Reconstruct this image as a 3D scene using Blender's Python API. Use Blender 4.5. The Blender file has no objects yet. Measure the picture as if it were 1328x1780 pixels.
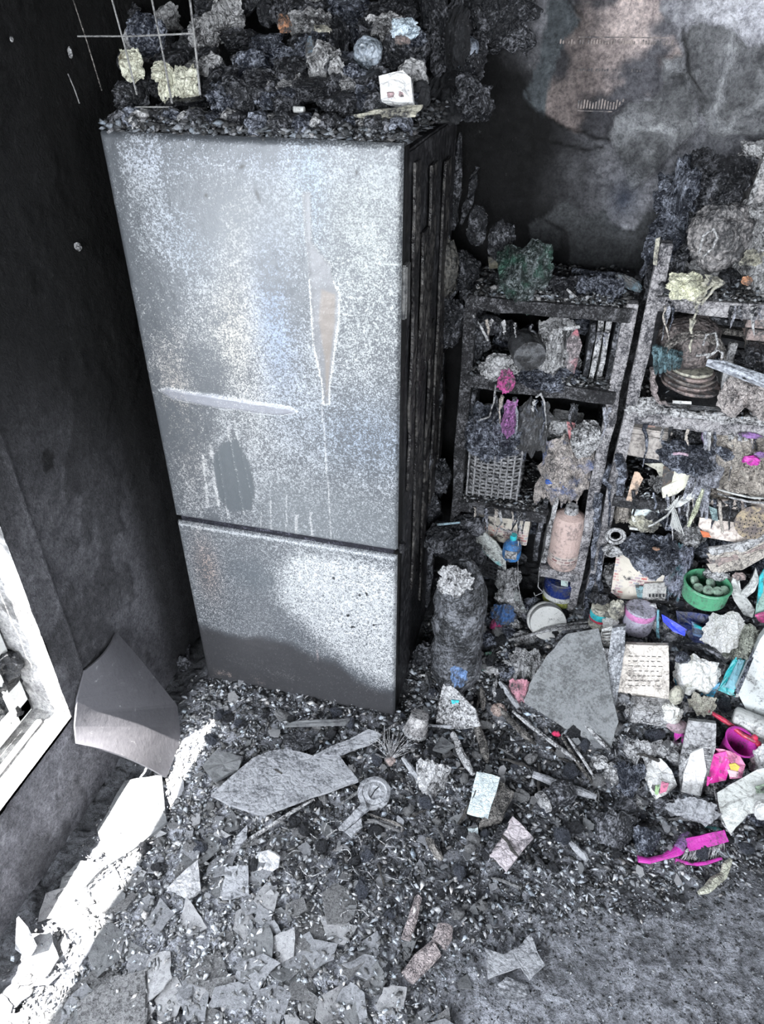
import bpy, bmesh, math, random
import numpy as np
from mathutils import Matrix, Euler, Vector
S = bpy.context.scene
C = S.collection
random.seed(7); RNG = np.random.default_rng(7)

# ---------------- camera ----------------
F = 1262.0; TH = math.radians(35.1); YAW = math.radians(14.65); CH = 1.75
cd = bpy.data.cameras.new('camera'); cam = bpy.data.objects.new('camera', cd); C.objects.link(cam)
cam.location = (0, 0, CH); cam.rotation_euler = (math.pi/2-TH, 0, YAW)
cd.sensor_fit = 'HORIZONTAL'; cd.sensor_width = 36.0; cd.lens = 36.0*F/1328; cd.clip_start = .02
S.camera = cam
# ---------------- sky, sun, daylight, added side fill ----------------
w = bpy.data.worlds.new('sky'); S.world = w; w.use_nodes = True
nt = w.node_tree; bg = nt.nodes['Background']
sky = nt.nodes.new('ShaderNodeTexSky'); sky.sky_type = 'NISHITA'; sky.sun_disc = False
sky.sun_elevation = math.radians(66); sky.sun_rotation = math.radians(215)
nt.links.new(sky.outputs[0], bg.inputs[0]); bg.inputs[1].default_value = 0.22
sd = bpy.data.lights.new('sun', 'SUN'); sd.energy = 58; sd.angle = math.radians(.6); sd.color = (1, .97, .93)
so = bpy.data.objects.new('sun', sd); C.objects.link(so)
so.rotation_euler = Vector((.274, .385, -1)).to_track_quat('-Z', 'Y').to_euler()
def area(name, loc, aim, sx, sy, e, col):
    d = bpy.data.lights.new(name, 'AREA'); d.shape = 'RECTANGLE'; d.size = sx; d.size_y = sy; d.energy = e; d.color = col
    o = bpy.data.objects.new(name, d); C.objects.link(o); o.location = loc
    o.rotation_euler = (Vector(aim)-Vector(loc)).to_track_quat('-Z', 'Y').to_euler(); return o
area('daylight_left_window', (-1.28, .15, 1.15), (.6, 1.3, .6), 1.1, .8, 42, (.90, .95, 1))
area('daylight_rear_window', (-.35, -2.2, 1.55), (.1, 1.6, .7), 2.0, 1.5, 190, (.92, .96, 1))
area('added_side_fill', (2.38, -.9, 1.5), (-1.0, .9, .8), 1.3, 1.1, 65, (.93, .96, 1))  # fill light added to lift the left wall, no window known there
S.view_settings.view_transform = 'Standard'; S.view_settings.look = 'None'
S.view_settings.exposure = 0.25; S.view_settings.gamma = 1; S.view_settings.use_curve_mapping = False
S.cycles.max_bounces = 5; S.cycles.diffuse_bounces = 3; S.cycles.glossy_bounces = 2

# ---------------- geometry of the view: where a line of sight meets a plane of the room ----------------
def ray(px, py):
    x = px-664; dy = py-890
    Y = F*math.cos(TH)-dy*math.sin(TH); Z = -F*math.sin(TH)-dy*math.cos(TH)
    c, s = math.cos(YAW), math.sin(YAW)
    return (x*c-Y*s, x*s+Y*c, Z)
def P(px, py, u=None, v=None, z=None):
    r = ray(px, py)
    t = u/r[0] if u is not None else v/r[1] if v is not None else (z-CH)/r[2]
    return (r[0]*t, r[1]*t, CH+r[2]*t)
def dist(p): # metres per photo pixel at p
    u, v, z = p
    Y = -u*math.sin(YAW)+v*math.cos(YAW); Z = z-CH
    return (Y*math.cos(TH)-Z*math.sin(TH))/F
def ss(x, a, b):
    t = np.clip((x-a)/(b-a), 0, 1); return t*t*(3-2*t)
def Hs(u, v): # large shape of the ground
    u = np.asarray(u, float); v = np.asarray(v, float)
    r = ss(u, .0, .3)*np.clip((v-1.28)/.52, 0, 1)**1.1*.27
    l = ss(u, -.36, -.2)*(1-ss(u, 0, .3))*np.clip((v-1.4)/.4, 0, 1)*.10
    m = .012*np.exp(-((v-1.33)/.12)**2)*(1-ss(u, -.3, -.1))*ss(u, -.9, -.7)
    return r+l+m
def G(px, py, up=0.0): # where a line of sight meets the ground heap (raised by up)
    r = ray(px, py); n = math.hypot(r[0], math.hypot(r[1], r[2])); t = .3/n
    while t*n < 3.2:
        u, v, z = r[0]*t, r[1]*t, CH+r[2]*t
        if z < float(Hs(u, v))+up: break
        t += .004/n
    return (u, v, float(Hs(u, v)))

# ---------------- noise ----------------
_perm = np.random.default_rng(3).random(65536)
def vn(x, y, z):
    xi = np.floor(x).astype(np.int64); yi = np.floor(y).astype(np.int64); zi = np.floor(z).astype(np.int64)
    fx, fy, fz = x-xi, y-yi, z-zi
    fx = fx*fx*(3-2*fx); fy = fy*fy*(3-2*fy); fz = fz*fz*(3-2*fz)
    def h(a, b, c): return _perm[(a*7919+b*104729+c*1299709+((a*b) ^ (c*31+a))*17) & 65535]
    r = 0
    for i, wx in ((0, 1-fx), (1, fx)):
        for j, wy in ((0, 1-fy), (1, fy)):
            for k, wz in ((0, 1-fz), (1, fz)):
                r = r+h(xi+i, yi+j, zi+k)*wx*wy*wz
    return r*2-1
def fbm(x, y, z=0., o=4, g=.5):
    x = np.asarray(x, float); y = np.asarray(y, float); z = np.zeros_like(x)+z
    x, y = .87*x-.5*y, .5*x+.87*y; r = 0; a = 1; n = 0
    for i in range(o):
        r = r+a*vn(x+i*17.3, y-i*9.1, z+i*5.7); n += a; a *= g; x, y, z = (.8*x-.6*y)*2.03, (.6*x+.8*y)*2.03, z*2.03+x*.3
    return r/n
def ridge(x, y, z=0., o=3):
    x = np.asarray(x, float); y = np.asarray(y, float); z = np.zeros_like(x)+z
    r = 0; a = 1; n = 0
    for i in range(o):
        r = r+a*(1-2*np.abs(vn(x+i*11.3, y+i*4.1, z-i*3.7))); n += a; a *= .5; x, y, z = x*2.1, y*2.1, z*2.1
    return r/n
def pin(X, Y, poly): # inside polygon
    r = np.zeros(X.shape, bool); n = len(poly)
    for i in range(n):
        x1, y1 = poly[i]; x2, y2 = poly[(i+1) % n]
        if y1 == y2: continue
        r ^= ((y1 > Y) != (y2 > Y)) & (X < (x2-x1)*(Y-y1)/(y2-y1)+x1)
    return r
def psd(X, Y, poly): # distance to polygon outline, positive inside
    d = np.full(X.shape, 9.); n = len(poly)
    for i in range(n):
        a = np.array(poly[i]); b = np.array(poly[(i+1) % n]); e = b-a; L = max(e@e, 1e-9)
        t = np.clip(((X-a[0])*e[0]+(Y-a[1])*e[1])/L, 0, 1)
        d = np.minimum(d, np.hypot(X-a[0]-t*e[0], Y-a[1]-t*e[1]))
    return np.where(pin(X, Y, poly), d, -d)

# ---------------- materials ----------------
class NB:
    def __init__(s, name):
        s.m = bpy.data.materials.new(name); s.m.use_nodes = True; s.t = s.m.node_tree
        s.b = s.t.nodes['Principled BSDF']; s.co = None
    def n(s, ty, ins=None, **kw):
        nd = s.t.nodes.new('ShaderNode'+ty)
        for k, v in kw.items(): setattr(nd, k, v)
        for k, v in (ins or {}).items(): s.set(nd.inputs[k], v)
        return nd
    def set(s, sock, v):
        if isinstance(v, bpy.types.NodeSocket): s.t.links.new(v, sock)
        elif isinstance(v, (tuple, list)) and len(v) == 3 and sock.type == 'RGBA': sock.default_value = (*v, 1)
        else: sock.default_value = v
    def coord(s, kind='Object', sc=(1, 1, 1)):
        t = s.n('TexCoord').outputs[kind]
        r = s.n('ObjectInfo').outputs['Random']
        o = s.n('Math', {0: r, 1: 37.0}, operation='MULTIPLY').outputs[0]
        a = s.n('VectorMath', {0: t, 1: o}, operation='ADD').outputs[0]
        return s.n('VectorMath', {0: a, 1: sc}, operation='MULTIPLY').outputs[0]
    def noise(s, scale, detail=4, rough=.6, dist=0, co=None):
        return s.n('TexNoise', {'Vector': co or s.c(), 'Scale': scale, 'Detail': detail, 'Roughness': rough, 'Distortion': dist}).outputs[0]
    def vor(s, scale, feat='F1', out=0, rnd=1, co=None):
        return s.n('TexVoronoi', {'Vector': co or s.c(), 'Scale': scale, 'Randomness': rnd}, feature=feat).outputs[out]
    def c(s):
        if s.co is None: s.co = s.coord()
        return s.co
    def math(s, op, a, b=0.0): return s.n('Math', {0: a, 1: b}, operation=op).outputs[0]
    def rng(s, v, a, b, c=0., d=1.): return s.n('MapRange', {0: v, 1: a, 2: b, 3: c, 4: d}).outputs[0]
    def mix(s, f, a, b, mode='MIX'):
        nd = s.n('Mix', data_type='RGBA', blend_type=mode)
        s.set(nd.inputs[0], f); s.set(nd.inputs[6], a); s.set(nd.inputs[7], b); return nd.outputs[2]
    def attr(s, name, out='Color'): return s.n('Attribute', attribute_name=name).outputs[out]
    def done(s, col, rough=.6, bump=None, bs=.5, bd=.01, metal=0., spec=.5):
        s.set(s.b.inputs['Base Color'], col); s.set(s.b.inputs['Roughness'], rough); s.set(s.b.inputs['Metallic'], metal)
        s.set(s.b.inputs['Specular IOR Level'], spec)
        if bump is not None:
            bn = s.n('Bump', {'Height': bump, 'Strength': bs, 'Distance': bd}); s.t.links.new(bn.outputs[0], s.b.inputs['Normal'])
        return s.m
MATS = {}
def burnt(name, col, dark=(.012, .013, .016), ash=(.35, .35, .36), soot=.5, ashy=.35, scale=18, rough=.5, bump=.8, metal=0., wet=True):
    """col under a patchy coat of soot (0..1) with ash specks (0..1)"""
    if name in MATS: return MATS[name]
    b = NB(name)
    n1 = b.noise(scale, 5, .65, .6); n2 = b.noise(scale*7, 3, .7); n3 = b.noise(scale*2.3, 6, .75, 1.2)
    k = b.math('ADD', b.math('MULTIPLY', n1, .6), b.math('MULTIPLY', n2, .4))
    f = b.rng(k, .72-soot*.5-.07, .72-soot*.5+.07, 1, 0)   # 1 = bare colour
    f = b.math('SUBTRACT', 1.0, f)
    c = b.mix(f, col, dark) if soot > 0 else b.mix(0., col, dark)
    a = b.rng(n3, .64-ashy*.2, .74-ashy*.2)
    a2 = b.math('MULTIPLY', a, b.rng(n2, .42, .6))
    c = b.mix(a2, c, ash)
    h = b.math('ADD', b.math('MULTIPLY', n3, 1.0), b.math('MULTIPLY', n2, .5))
    r = b.rng(n2, .35, .65, max(rough-.2, .12), min(rough+.25, .95))
    MATS[name] = b.done(c, r, h, bump, .006, metal); return MATS[name]
def charm(name, lo, hi, amt=.5, scale=14, rough=.5, bump=1., tint2=None, vein=.45):
    """mostly char: dark lo, ash hi"""
    if name in MATS: return MATS[name]
    b = NB(name)
    n1 = b.noise(scale, 6, .7, .8); n2 = b.noise(scale*6, 4, .75, .5); v = b.vor(scale*3.2, 'DISTANCE_TO_EDGE')
    k = b.math('ADD', b.math('MULTIPLY', n1, .55), b.math('MULTIPLY', n2, .45))
    n3 = b.noise(scale*14, 3, .7)
    k = b.math('ADD', b.math('MULTIPLY', k, .72), b.math('MULTIPLY', n3, .28))
    f = b.rng(k, .60-amt*.22, .70-amt*.22)
    f = b.math('MULTIPLY', f, b.rng(v, .0, .10, 1-vein, 1))
    c = b.mix(f, lo, tuple(min(x*1.35, .8) for x in hi))
    if tint2: c = b.mix(b.math('MULTIPLY', b.rng(b.noise(scale*.7, 4), .52, .64), b.rng(n2, .35, .55)), c, tint2)
    h = b.math('ADD', b.math('ADD', n2, b.math('MULTIPLY', n3, .4)), b.math('MULTIPLY', b.rng(v, 0, .15), .25))
    MATS[name] = b.done(c, b.rng(n2, .35, .65, max(rough-.25, .15), min(rough+.2, .95)), h, bump, .008); return MATS[name]
def vcol(name, rough=.6, scale=150, bump=.6, k=.5):
    if name in MATS: return MATS[name]
    b = NB(name); n = b.noise(scale, 4, .7)
    c = b.mix(1.0, b.attr('Col'), b.mix(b.rng(n, .35, .65), (1-k, 1-k, 1-k), (1+k, 1+k, 1+k)), 'MULTIPLY')
    MATS[name] = b.done(c, rough, n, bump, .004); return MATS[name]

# ---------------- mesh makers: all give (verts Nx3 array, faces) ----------------
def mesh(name, V, Fc, mat=None, smooth=False):
    me = bpy.data.meshes.new(name); V = np.asarray(V, float)
    if isinstance(Fc, np.ndarray):
        me.vertices.add(len(V)); me.vertices.foreach_set('co', V.astype(np.float32).ravel())
        k = Fc.shape[1]; me.loops.add(Fc.size); me.loops.foreach_set('vertex_index', Fc.astype(np.int32).ravel())
        me.polygons.add(len(Fc)); me.polygons.foreach_set('loop_start', np.arange(len(Fc), dtype=np.int32)*k)
        me.update(calc_edges=True)
    else:
        me.from_pydata(V.tolist(), [], Fc); me.update()
    if mat: me.materials.append(mat)
    if smooth: me.polygons.foreach_set('use_smooth', np.ones(len(me.polygons), bool))
    return me
def tag(o, label=None, cat=None, group=None, kind=None):
    if label: o['label'] = label
    if cat: o['category'] = cat
    if group: o['group'] = group
    if kind: o['kind'] = kind
    return o
def thing(name, label, cat, loc, group=None):
    o = bpy.data.objects.new(name, None); C.objects.link(o); o.location = loc; o.empty_display_size = .05
    return tag(o, label, cat, group)
def ob(name, VF, mat, parent=None, label=None, cat=None, group=None, kind=None, smooth=False, origin=None):
    V, Fc = VF[0], VF[1]; V = np.asarray(V, float)
    if parent is None:
        o0 = np.array(origin) if origin is not None else np.array([V[:, 0].mean(), V[:, 1].mean(), V[:, 2].min()])
    else:
        q = parent; o0 = np.zeros(3)
        while q: o0 = o0+np.array(q.location); q = q.parent
    o = bpy.data.objects.new(name, mesh(name, V-o0, Fc, mat, smooth)); C.objects.link(o)
    if parent is None: o.location = o0
    else: o.parent = parent
    return tag(o, label, cat, group, kind)
def rotm(r): return np.array(Euler([math.radians(a) for a in r]).to_matrix())
def tr(VF, loc=(0, 0, 0), rot=(0, 0, 0), sc=1):
    V = np.asarray(VF[0], float)*np.asarray(sc, float)
    return (V@rotm(rot).T+np.asarray(loc), VF[1])
def cat_(L):
    V = []; Fc = []; n = 0
    for v, f in L:
        V.append(np.asarray(v, float)); Fc += [[int(i)+n for i in q] for q in f]; n += len(v)
    return (np.concatenate(V), Fc)
def frombm(bm):
    bm.verts.index_update(); V = np.array([v.co[:] for v in bm.verts]); Fc = [[v.index for v in f.verts] for f in bm.faces]; bm.free(); return (V, Fc)
def box(sx, sy, sz, bev=0, cuts=0, seg=2): # base at z=0
    bm = bmesh.new(); bmesh.ops.create_cube(bm, size=1)
    for v in bm.verts: v.co = Vector((v.co.x*sx, v.co.y*sy, v.co.z*sz+sz/2))
    if cuts: bmesh.ops.subdivide_edges(bm, edges=bm.edges[:], cuts=cuts, use_grid_fill=True)
    if bev:
        es = [e for e in bm.edges if len(e.link_faces) == 2 and e.calc_face_angle() > .5]
        bmesh.ops.bevel(bm, geom=es, offset=bev, segments=seg, affect='EDGES', clamp_overlap=True)
    return frombm(bm)
def rough(VF, amp, freq, seed=0, axis=None, o=3):
    V = np.asarray(VF[0], float).copy(); s = seed*7.3
    for k in range(3):
        if axis is not None and k not in axis: continue
        V[:, k] += amp*fbm(V[:, 0]*freq+s+k*31, V[:, 1]*freq-s, V[:, 2]*freq+k*13, o)
    return (V, VF[1])
def lathe(prof, seg=24, wob=0, seed=0, cap=True):
    V = []; Fc = []; n = len(prof)
    for i in range(seg):
        a = 2*math.pi*i/seg
        for j, (r, z) in enumerate(prof):
            k = 1+wob*float(vn(np.array([math.cos(a)*1.5+seed*5.]), np.array([math.sin(a)*1.5]), np.array([z*22.]))[0]) if wob else 1
            V.append((r*k*math.cos(a), r*k*math.sin(a), z))
    for i in range(seg):
        i2 = (i+1) % seg
        for j in range(n-1): Fc.append([i*n+j, i2*n+j, i2*n+j+1, i*n+j+1])
    if cap:
        if prof[0][0] > 1e-6: Fc.append([i*n for i in range(seg)][::-1])
        if prof[-1][0] > 1e-6: Fc.append([i*n+n-1 for i in range(seg)])
    return (np.array(V), Fc)
def tube(path, r, seg=8, wob=0, seed=0, flat=1):
    path = [Vector(p) for p in path]; n = len(path); V = []; Fc = []
    rs = r if isinstance(r, (list, tuple)) else [r]*n
    up = Vector((0.13, .21, 1)).normalized(); rr = random.Random(seed)
    for i, p in enumerate(path):
        d = (path[min(i+1, n-1)]-path[max(i-1, 0)]).normalized()
        a = d.cross(up)
        if a.length < .1: a = d.cross(Vector((1, 0, 0)))
        a.normalize(); b = d.cross(a)
        for k in range(seg):
            t = 2*math.pi*k/seg; q = rs[i]*(1+wob*(rr.random()*2-1))
            V.append(tuple(p+a*math.cos(t)*q+b*math.sin(t)*q*flat))
    for i in range(n-1):
        for k in range(seg):
            k2 = (k+1) % seg; Fc.append([i*seg+k, i*seg+k2, (i+1)*seg+k2, (i+1)*seg+k])
    Fc.append(list(range(seg))[::-1]); Fc.append([(n-1)*seg+k for k in range(seg)])
    return (np.array(V), Fc)
_ico = {}
def ico(sub):
    if sub not in _ico:
        bm = bmesh.new(); bmesh.ops.create_icosphere(bm, subdivisions=sub, radius=1); _ico[sub] = frombm(bm)
    return _ico[sub]
def blob(sx, sy, sz, seed=0, sub=4, amp=.35, fr=1.6, rdg=.3, fine=.08):
    V, Fc = ico(sub); V = V.copy(); s = seed*3.77
    d = 1+amp*fbm(V[:, 0]*fr+s, V[:, 1]*fr-s, V[:, 2]*fr+s*.5, 3)
    d = d+rdg*ridge(V[:, 0]*fr*1.6-s, V[:, 1]*fr*1.6, V[:, 2]*fr*1.6+s, 3)*.6
    if fine: d = d+fine*fbm(V[:, 0]*9+s, V[:, 1]*9, V[:, 2]*9-s, 3)
    return (V*d[:, None]*np.array([sx, sy, sz])*.5, Fc)
def sheet(poly, th, seed=0, warp=0., curl=0.): # outline polygon in xy, thin plate with uneven thickness
    n = len(poly); P2 = np.array(poly, float); c = P2.mean(0); V = []; rr = random.Random(seed)
    L = max(np.ptp(P2[:, 0]), np.ptp(P2[:, 1]))
    for top in (1, 0):
        for ring in (1.0, .55):
            for i, p in enumerate(P2):
                q = c+(p-c)*ring; z = curl*((q[0]-c[0])/L*2)**2*L+warp*float(fbm(q[0]/L*2+seed, q[1]/L*2, seed*.7, 2))
                V.append((q[0], q[1], z+top*th*(.85+.3*rr.random())))
        V.append((c[0], c[1], warp*float(fbm(c[0]/L*2+seed, c[1]/L*2, seed*.7, 2))+top*th))
    Fc = []; B = 2*n+1
    for i in range(n):
        j = (i+1) % n
        Fc += [[i, j, n+j, n+i], [n+i, n+j, 2*n], [B+j, B+i, B+n+i, B+n+j], [B+n+j, B+n+i, B+2*n], [j, i, B+i, B+j]]
    return (np.array(V), Fc)
def grid(nx, ny):
    i, j = np.meshgrid(np.arange(nx-1), np.arange(ny-1), indexing='ij'); a = (i*ny+j).ravel()
    return np.stack([a, a+ny, a+ny+1, a+1], 1)
def drape(sx, sy, nx, ny, fn, th=.002): # thin two-sided cloth; fn(s,t)->xyz arrays
    s, t = np.meshgrid(np.linspace(0, 1, nx), np.linspace(0, 1, ny), indexing='ij')
    X, Y, Z = fn(s, t); V = np.stack([X, Y, Z], -1)
    du = np.gradient(V, axis=0); dv = np.gradient(V, axis=1); N = np.cross(du, dv); N /= np.linalg.norm(N, axis=-1, keepdims=True)+1e-9
    A = V.reshape(-1, 3); B = (V-N*th).reshape(-1, 3); f = grid(nx, ny); n = len(A)
    Fc = f.tolist()+(f[:, ::-1]+n).tolist()
    idx = np.arange(nx*ny).reshape(nx, ny)
    edge = list(idx[:, 0])+list(idx[-1, 1:])+list(idx[::-1, -1][1:])+list(idx[0, ::-1][1:-1])
    m = len(edge)
    for i in range(m): a, b = int(edge[i]), int(edge[(i+1) % m]); Fc.append([b, a, a+n, b+n])
    return (np.concatenate([A, B]), Fc)
def jag(w_, h_, n=9, k=.25, seed=0):
    rr = random.Random(seed); L = []
    for i in range(n):
        a = 2*math.pi*(i+rr.uniform(-.3, .3))/n; q = 1+rr.uniform(-k, k)
        x, y = math.cos(a), math.sin(a); m = max(abs(x), abs(y))
        L.append((x/m**.6*q*w_/2, y/m**.6*q*h_/2))
    return L
def setcol(me, name, rgb):
    at = me.color_attributes.new(name, 'FLOAT_COLOR', 'POINT'); a = np.ones((len(me.vertices), 4), np.float32); a[:, :3] = rgb
    at.data.foreach_set('color', a.ravel())
def rubble(name, pts, sizes, cols, mat, parent=None, flat=.45, seed=1, elong=1.6, tilt=.8, **kw):
    """many tiny angular fragments as ONE mesh, each with its own tone"""
    r = np.random.default_rng(seed); n = len(pts)
    base = np.array([[1, 0, 0], [-1, 0, 0], [0, 1, 0], [0, -1, 0], [0, 0, 1], [0, 0, -1]], float)
    V = base[None]*(1+r.uniform(-.35, .35, (n, 6, 3)))+r.uniform(-.28, .28, (n, 6, 3))
    V *= np.stack([np.ones(n)*r.uniform(1, elong, n), r.uniform(.5, 1, n), flat*r.uniform(.5, 1.4, n)], 1)[:, None]*sizes[:, None, None]*.5
    a = r.uniform(0, 6.283, n); tx = r.normal(0, tilt, n); 
    ca, sa, ct, st = np.cos(a), np.sin(a), np.cos(tx), np.sin(tx)
    y = V[..., 1]*ct[:, None]-V[..., 2]*st[:, None]; z = V[..., 1]*st[:, None]+V[..., 2]*ct[:, None]; x = V[..., 0]
    b = r.uniform(0, 6.283, n); V = np.stack([x*ca[:, None]-y*sa[:, None], x*sa[:, None]+y*ca[:, None], z], -1)+pts[:, None]
    fb = np.array([[0, 2, 4], [2, 1, 4], [1, 3, 4], [3, 0, 4], [2, 0, 5], [1, 2, 5], [3, 1, 5], [0, 3, 5]])
    Fc = (np.arange(n)[:, None, None]*6+fb[None]).reshape(-1, 3)
    o = ob(name, (V.reshape(-1, 3), Fc), mat, parent, kind='stuff', **kw)
    setcol(o.data, 'Col', np.repeat(cols, 6, axis=0)); return o
def greys(n, lo=.01, hi=.35, p=2.2, seed=0, blue=.06, warm=0.0):
    r = np.random.default_rng(seed); k = lo+(hi-lo)*r.random(n)**p
    t = r.normal(0, 1, n)*.04
    return np.stack([k*(1-blue*.6+t+warm), k, k*(1+blue-t-warm)], 1).clip(0, 1)
def wrapm(p): return Matrix(p)
# =====================================================  SETTING
UL, VB, ZC = -1.04, 2.10, 2.45
WZ0, WZ1, WV0, WV1 = .305, 1.42, -.45, .945      # window opening in the left wall
def wallmat(name, base, scale=10, bump=.7, rough_=.8):
    b = NB(name); n1 = b.noise(scale, 6, .7, .3); n2 = b.noise(scale*14, 3, .7)
    sp = b.rng(b.noise(scale*5, 5, .8), .66, .72)
    c = b.mix(1.0, b.attr('Col'), b.mix(b.rng(n1, .3, .7), (.62, .62, .64), (1.35, 1.35, 1.35)), 'MULTIPLY')
    c = b.mix(b.math('MULTIPLY', sp, .35), c, (.16, .16, .165))
    n3 = b.noise(scale*5, 6, .8, .4); nv = b.vor(scale*2.6, 'DISTANCE_TO_EDGE', co=b.n('VectorMath', {0: b.c(), 1: b.n('TexNoise', {'Vector': b.c(), 'Scale': 30.0}).outputs[1]}, operation='ADD').outputs[0])
    c = b.mix(1.0, c, b.mix(b.rng(b.math('ADD', b.math('MULTIPLY', n3, .6), b.math('MULTIPLY', n2, .4)), .40, .62), (.52, .52, .54), (1.5, 1.5, 1.48)), 'MULTIPLY')
    h = b.math('ADD', b.math('ADD', n1, b.math('MULTIPLY', n2, .5)), b.math('MULTIPLY', n3, 1.3))
    return b.done(c, b.rng(n1, .3, .7, rough_-.2, rough_+.1), h, 1.0, .008, spec=.3)
M_wall = wallmat('sooted plaster', 0)
dark = burnt('black soot', (.02, .02, .023), soot=.6, ashy=.05, rough=.8)

# left wall: visible plaster, with the window opening and its reveal
vs = np.arange(-.5, VB+.001, .008); zs = np.arange(0, 1.96, .008)
Vv, Zz = np.meshgrid(vs, zs, indexing='ij')
Vv = Vv.copy(); Zz = Zz.copy()
near = np.exp(-((Vv-WV1)/.02)**2); Vv = np.where(np.abs(Vv-WV1) < .0045, WV1+.004*fbm(Zz*45, Zz*0+2, o=3), Vv)
blot = fbm(Vv*5, Zz*3.2, 3, 5)+.4*fbm(Vv*22, Zz*14, 5, 4)
rel = .0015*fbm(Vv*30, Zz*30, 1, 4)+.0025*(blot > .12)
rel += .004*np.exp(-((Vv-1.02-.006*(Zz-.7))/.0035)**2)*(Zz > .38)*(Zz < 1.3)
Uu = UL+rel
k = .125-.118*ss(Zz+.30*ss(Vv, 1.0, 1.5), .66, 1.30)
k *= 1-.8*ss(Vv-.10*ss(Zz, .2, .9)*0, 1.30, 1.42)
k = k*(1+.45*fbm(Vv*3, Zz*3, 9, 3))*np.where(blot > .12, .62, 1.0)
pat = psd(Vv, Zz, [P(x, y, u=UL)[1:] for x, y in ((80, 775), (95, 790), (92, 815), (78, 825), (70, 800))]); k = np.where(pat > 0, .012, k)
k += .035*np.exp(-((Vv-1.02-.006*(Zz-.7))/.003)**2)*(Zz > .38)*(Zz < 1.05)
k += .10*ss(Zz, .31, .27)*ss(Zz, .0, .22)*ss(Vv, 1.1, .9)*(1+.8*fbm(Vv*25, Zz*25, 2, 4))  # ambient light under the window painted in, fading to the floor
f = grid(len(vs), len(zs)); cv = Vv.ravel()[f].mean(1); cz = Zz.ravel()[f].mean(1)
keep = ~((cv < WV1-.001) & (cz > WZ0-.006) & (cz < WZ1)); f = f[keep]
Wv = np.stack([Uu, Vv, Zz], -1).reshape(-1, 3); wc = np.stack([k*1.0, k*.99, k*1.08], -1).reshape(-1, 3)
def plane_grid(o, a, b, na, nb, amp, fr, seed, nrm):
    s, t = np.meshgrid(np.linspace(0, 1, na), np.linspace(0, 1, nb), indexing='ij'); o, a, b, nrm = map(np.array, (o, a, b, nrm))
    Q = o+s[..., None]*a+t[..., None]*b; d = amp*fbm(Q[..., 0]*fr+seed, Q[..., 1]*fr, Q[..., 2]*fr, 4)*np.minimum(1, 8*np.minimum(np.minimum(s, 1-s), np.minimum(t, 1-t)))
    return ((Q+d[..., None]*nrm).reshape(-1, 3), grid(na, nb))
parts = [(Wv, f)]; cols = [wc]
rv = [plane_grid((UL, WV1, WZ0), (-.16, 0, 0), (0, 0, WZ1-WZ0), 22, 110, .006, 30, 1, (0, -1, 0)),
      plane_grid((UL, WV0, WZ0), (0, WV1-WV0, 0), (-.16, 0, 0), 150, 22, .007, 30, 2, (0, 0, 1)),
      plane_grid((UL, WV0, WZ1), (0, WV1-WV0, 0), (-.16, 0, 0), 20, 4, .002, 30, 3, (0, 0, -1))]
for q in rv:
    parts.append(q); n = len(q[0]); cc = .36+.16*fbm(q[0][:, 0]*30, q[0][:, 1]*30, q[0][:, 2]*30, 4); cc = np.where(fbm(q[0][:, 0]*14, q[0][:, 1]*14, q[0][:, 2]*14+4, 3) > .25, cc*.45, cc)
    cols.append(np.stack([cc, cc*.99, cc*.98], -1))
bx = [tr(box(.2, 3.0, 2.45), (UL-.105, VB+1.4, 0)), tr(box(.16, WV0+2.5, 2.45), (UL-.081, (WV0-2.5)/2, 0)), tr(box(.1, 3.0, ZC-WZ1), (UL-.11, .6, WZ1+.002)),
      tr(box(.1, WV1-WV0, WZ0-.02), (UL-.11, (WV0+WV1)/2, 0)), tr(box(.14, 1.3, 2.45), (UL-.09, WV1+.012+.65, 0)), tr(box(.05, 4.6, .52), (UL-.028, -.2, 1.955))]
for q in bx: parts.append(q); cols.append(np.full((len(q[0]), 3), .012))
def catnp(L):
    V = np.concatenate([p[0] for p in L]); F4 = []; n = 0
    for v, fc in L: F4.append(np.asarray(fc)+n); n += len(v)
    return (V, np.concatenate(F4))
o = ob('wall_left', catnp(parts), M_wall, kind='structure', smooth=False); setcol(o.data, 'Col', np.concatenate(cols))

# back wall with peeled paint layers
us = np.arange(UL, 1.5, .0065); zs = np.arange(0, 1.98, .0065); Uu, Zz = np.meshgrid(us, zs, indexing='ij')
def BP(L): return [(P(x, y, v=VB)[0], P(x, y, v=VB)[2]) for x, y in L]
wx = .007*fbm(Uu*30, Zz*30, 1, 3); wy = .007*fbm(Uu*30, Zz*30, 7, 3); X, Y = Uu+wx, Zz+wy
soot = ss(fbm(Uu*2, Zz*2, 4, 3)*.10+Uu+.25*ss(Zz, 1.45, 1.75), -.12, .13)           # 0 = black from soot and the fridge's painted shadow, 1 = smoked grey
lowr = ss(Zz+.1*fbm(Uu*4, Zz*4, 8, 2)+.30*ss(Uu, .0, .3), 1.12, 1.48)
k = .006+soot*(.034+.22*lowr+.34*ss(Zz, 1.55, 1.8)*ss(Uu, .1, .3))  # soot mask here also carries the fridge's painted shadow
k *= 1+.35*fbm(Uu*9, Zz*9, 5, 4)+.5*fbm(Uu*45, Zz*45, 6, 4)
col = np.stack([k*.99, k, k*1.09], -1); h = .004*fbm(Uu*40, Zz*40, 3, 4)*ss(Uu, -.1, .15)+.003*fbm(Uu*12, Zz*12, 3, 3)
stain = psd(X, Y, BP([(985, -40), (1000, 20), (965, 70), (955, 130), (945, 200), (1000, 236), (1055, 250), (1068, 205), (1110, 175), (1150, 165), (1152, 110), (1185, 100), (1180, 50), (1150, 20), (1150, -40)]))
pk = ss(stain, 0, .006); fade = ss(Uu, -.06, .04)
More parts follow.
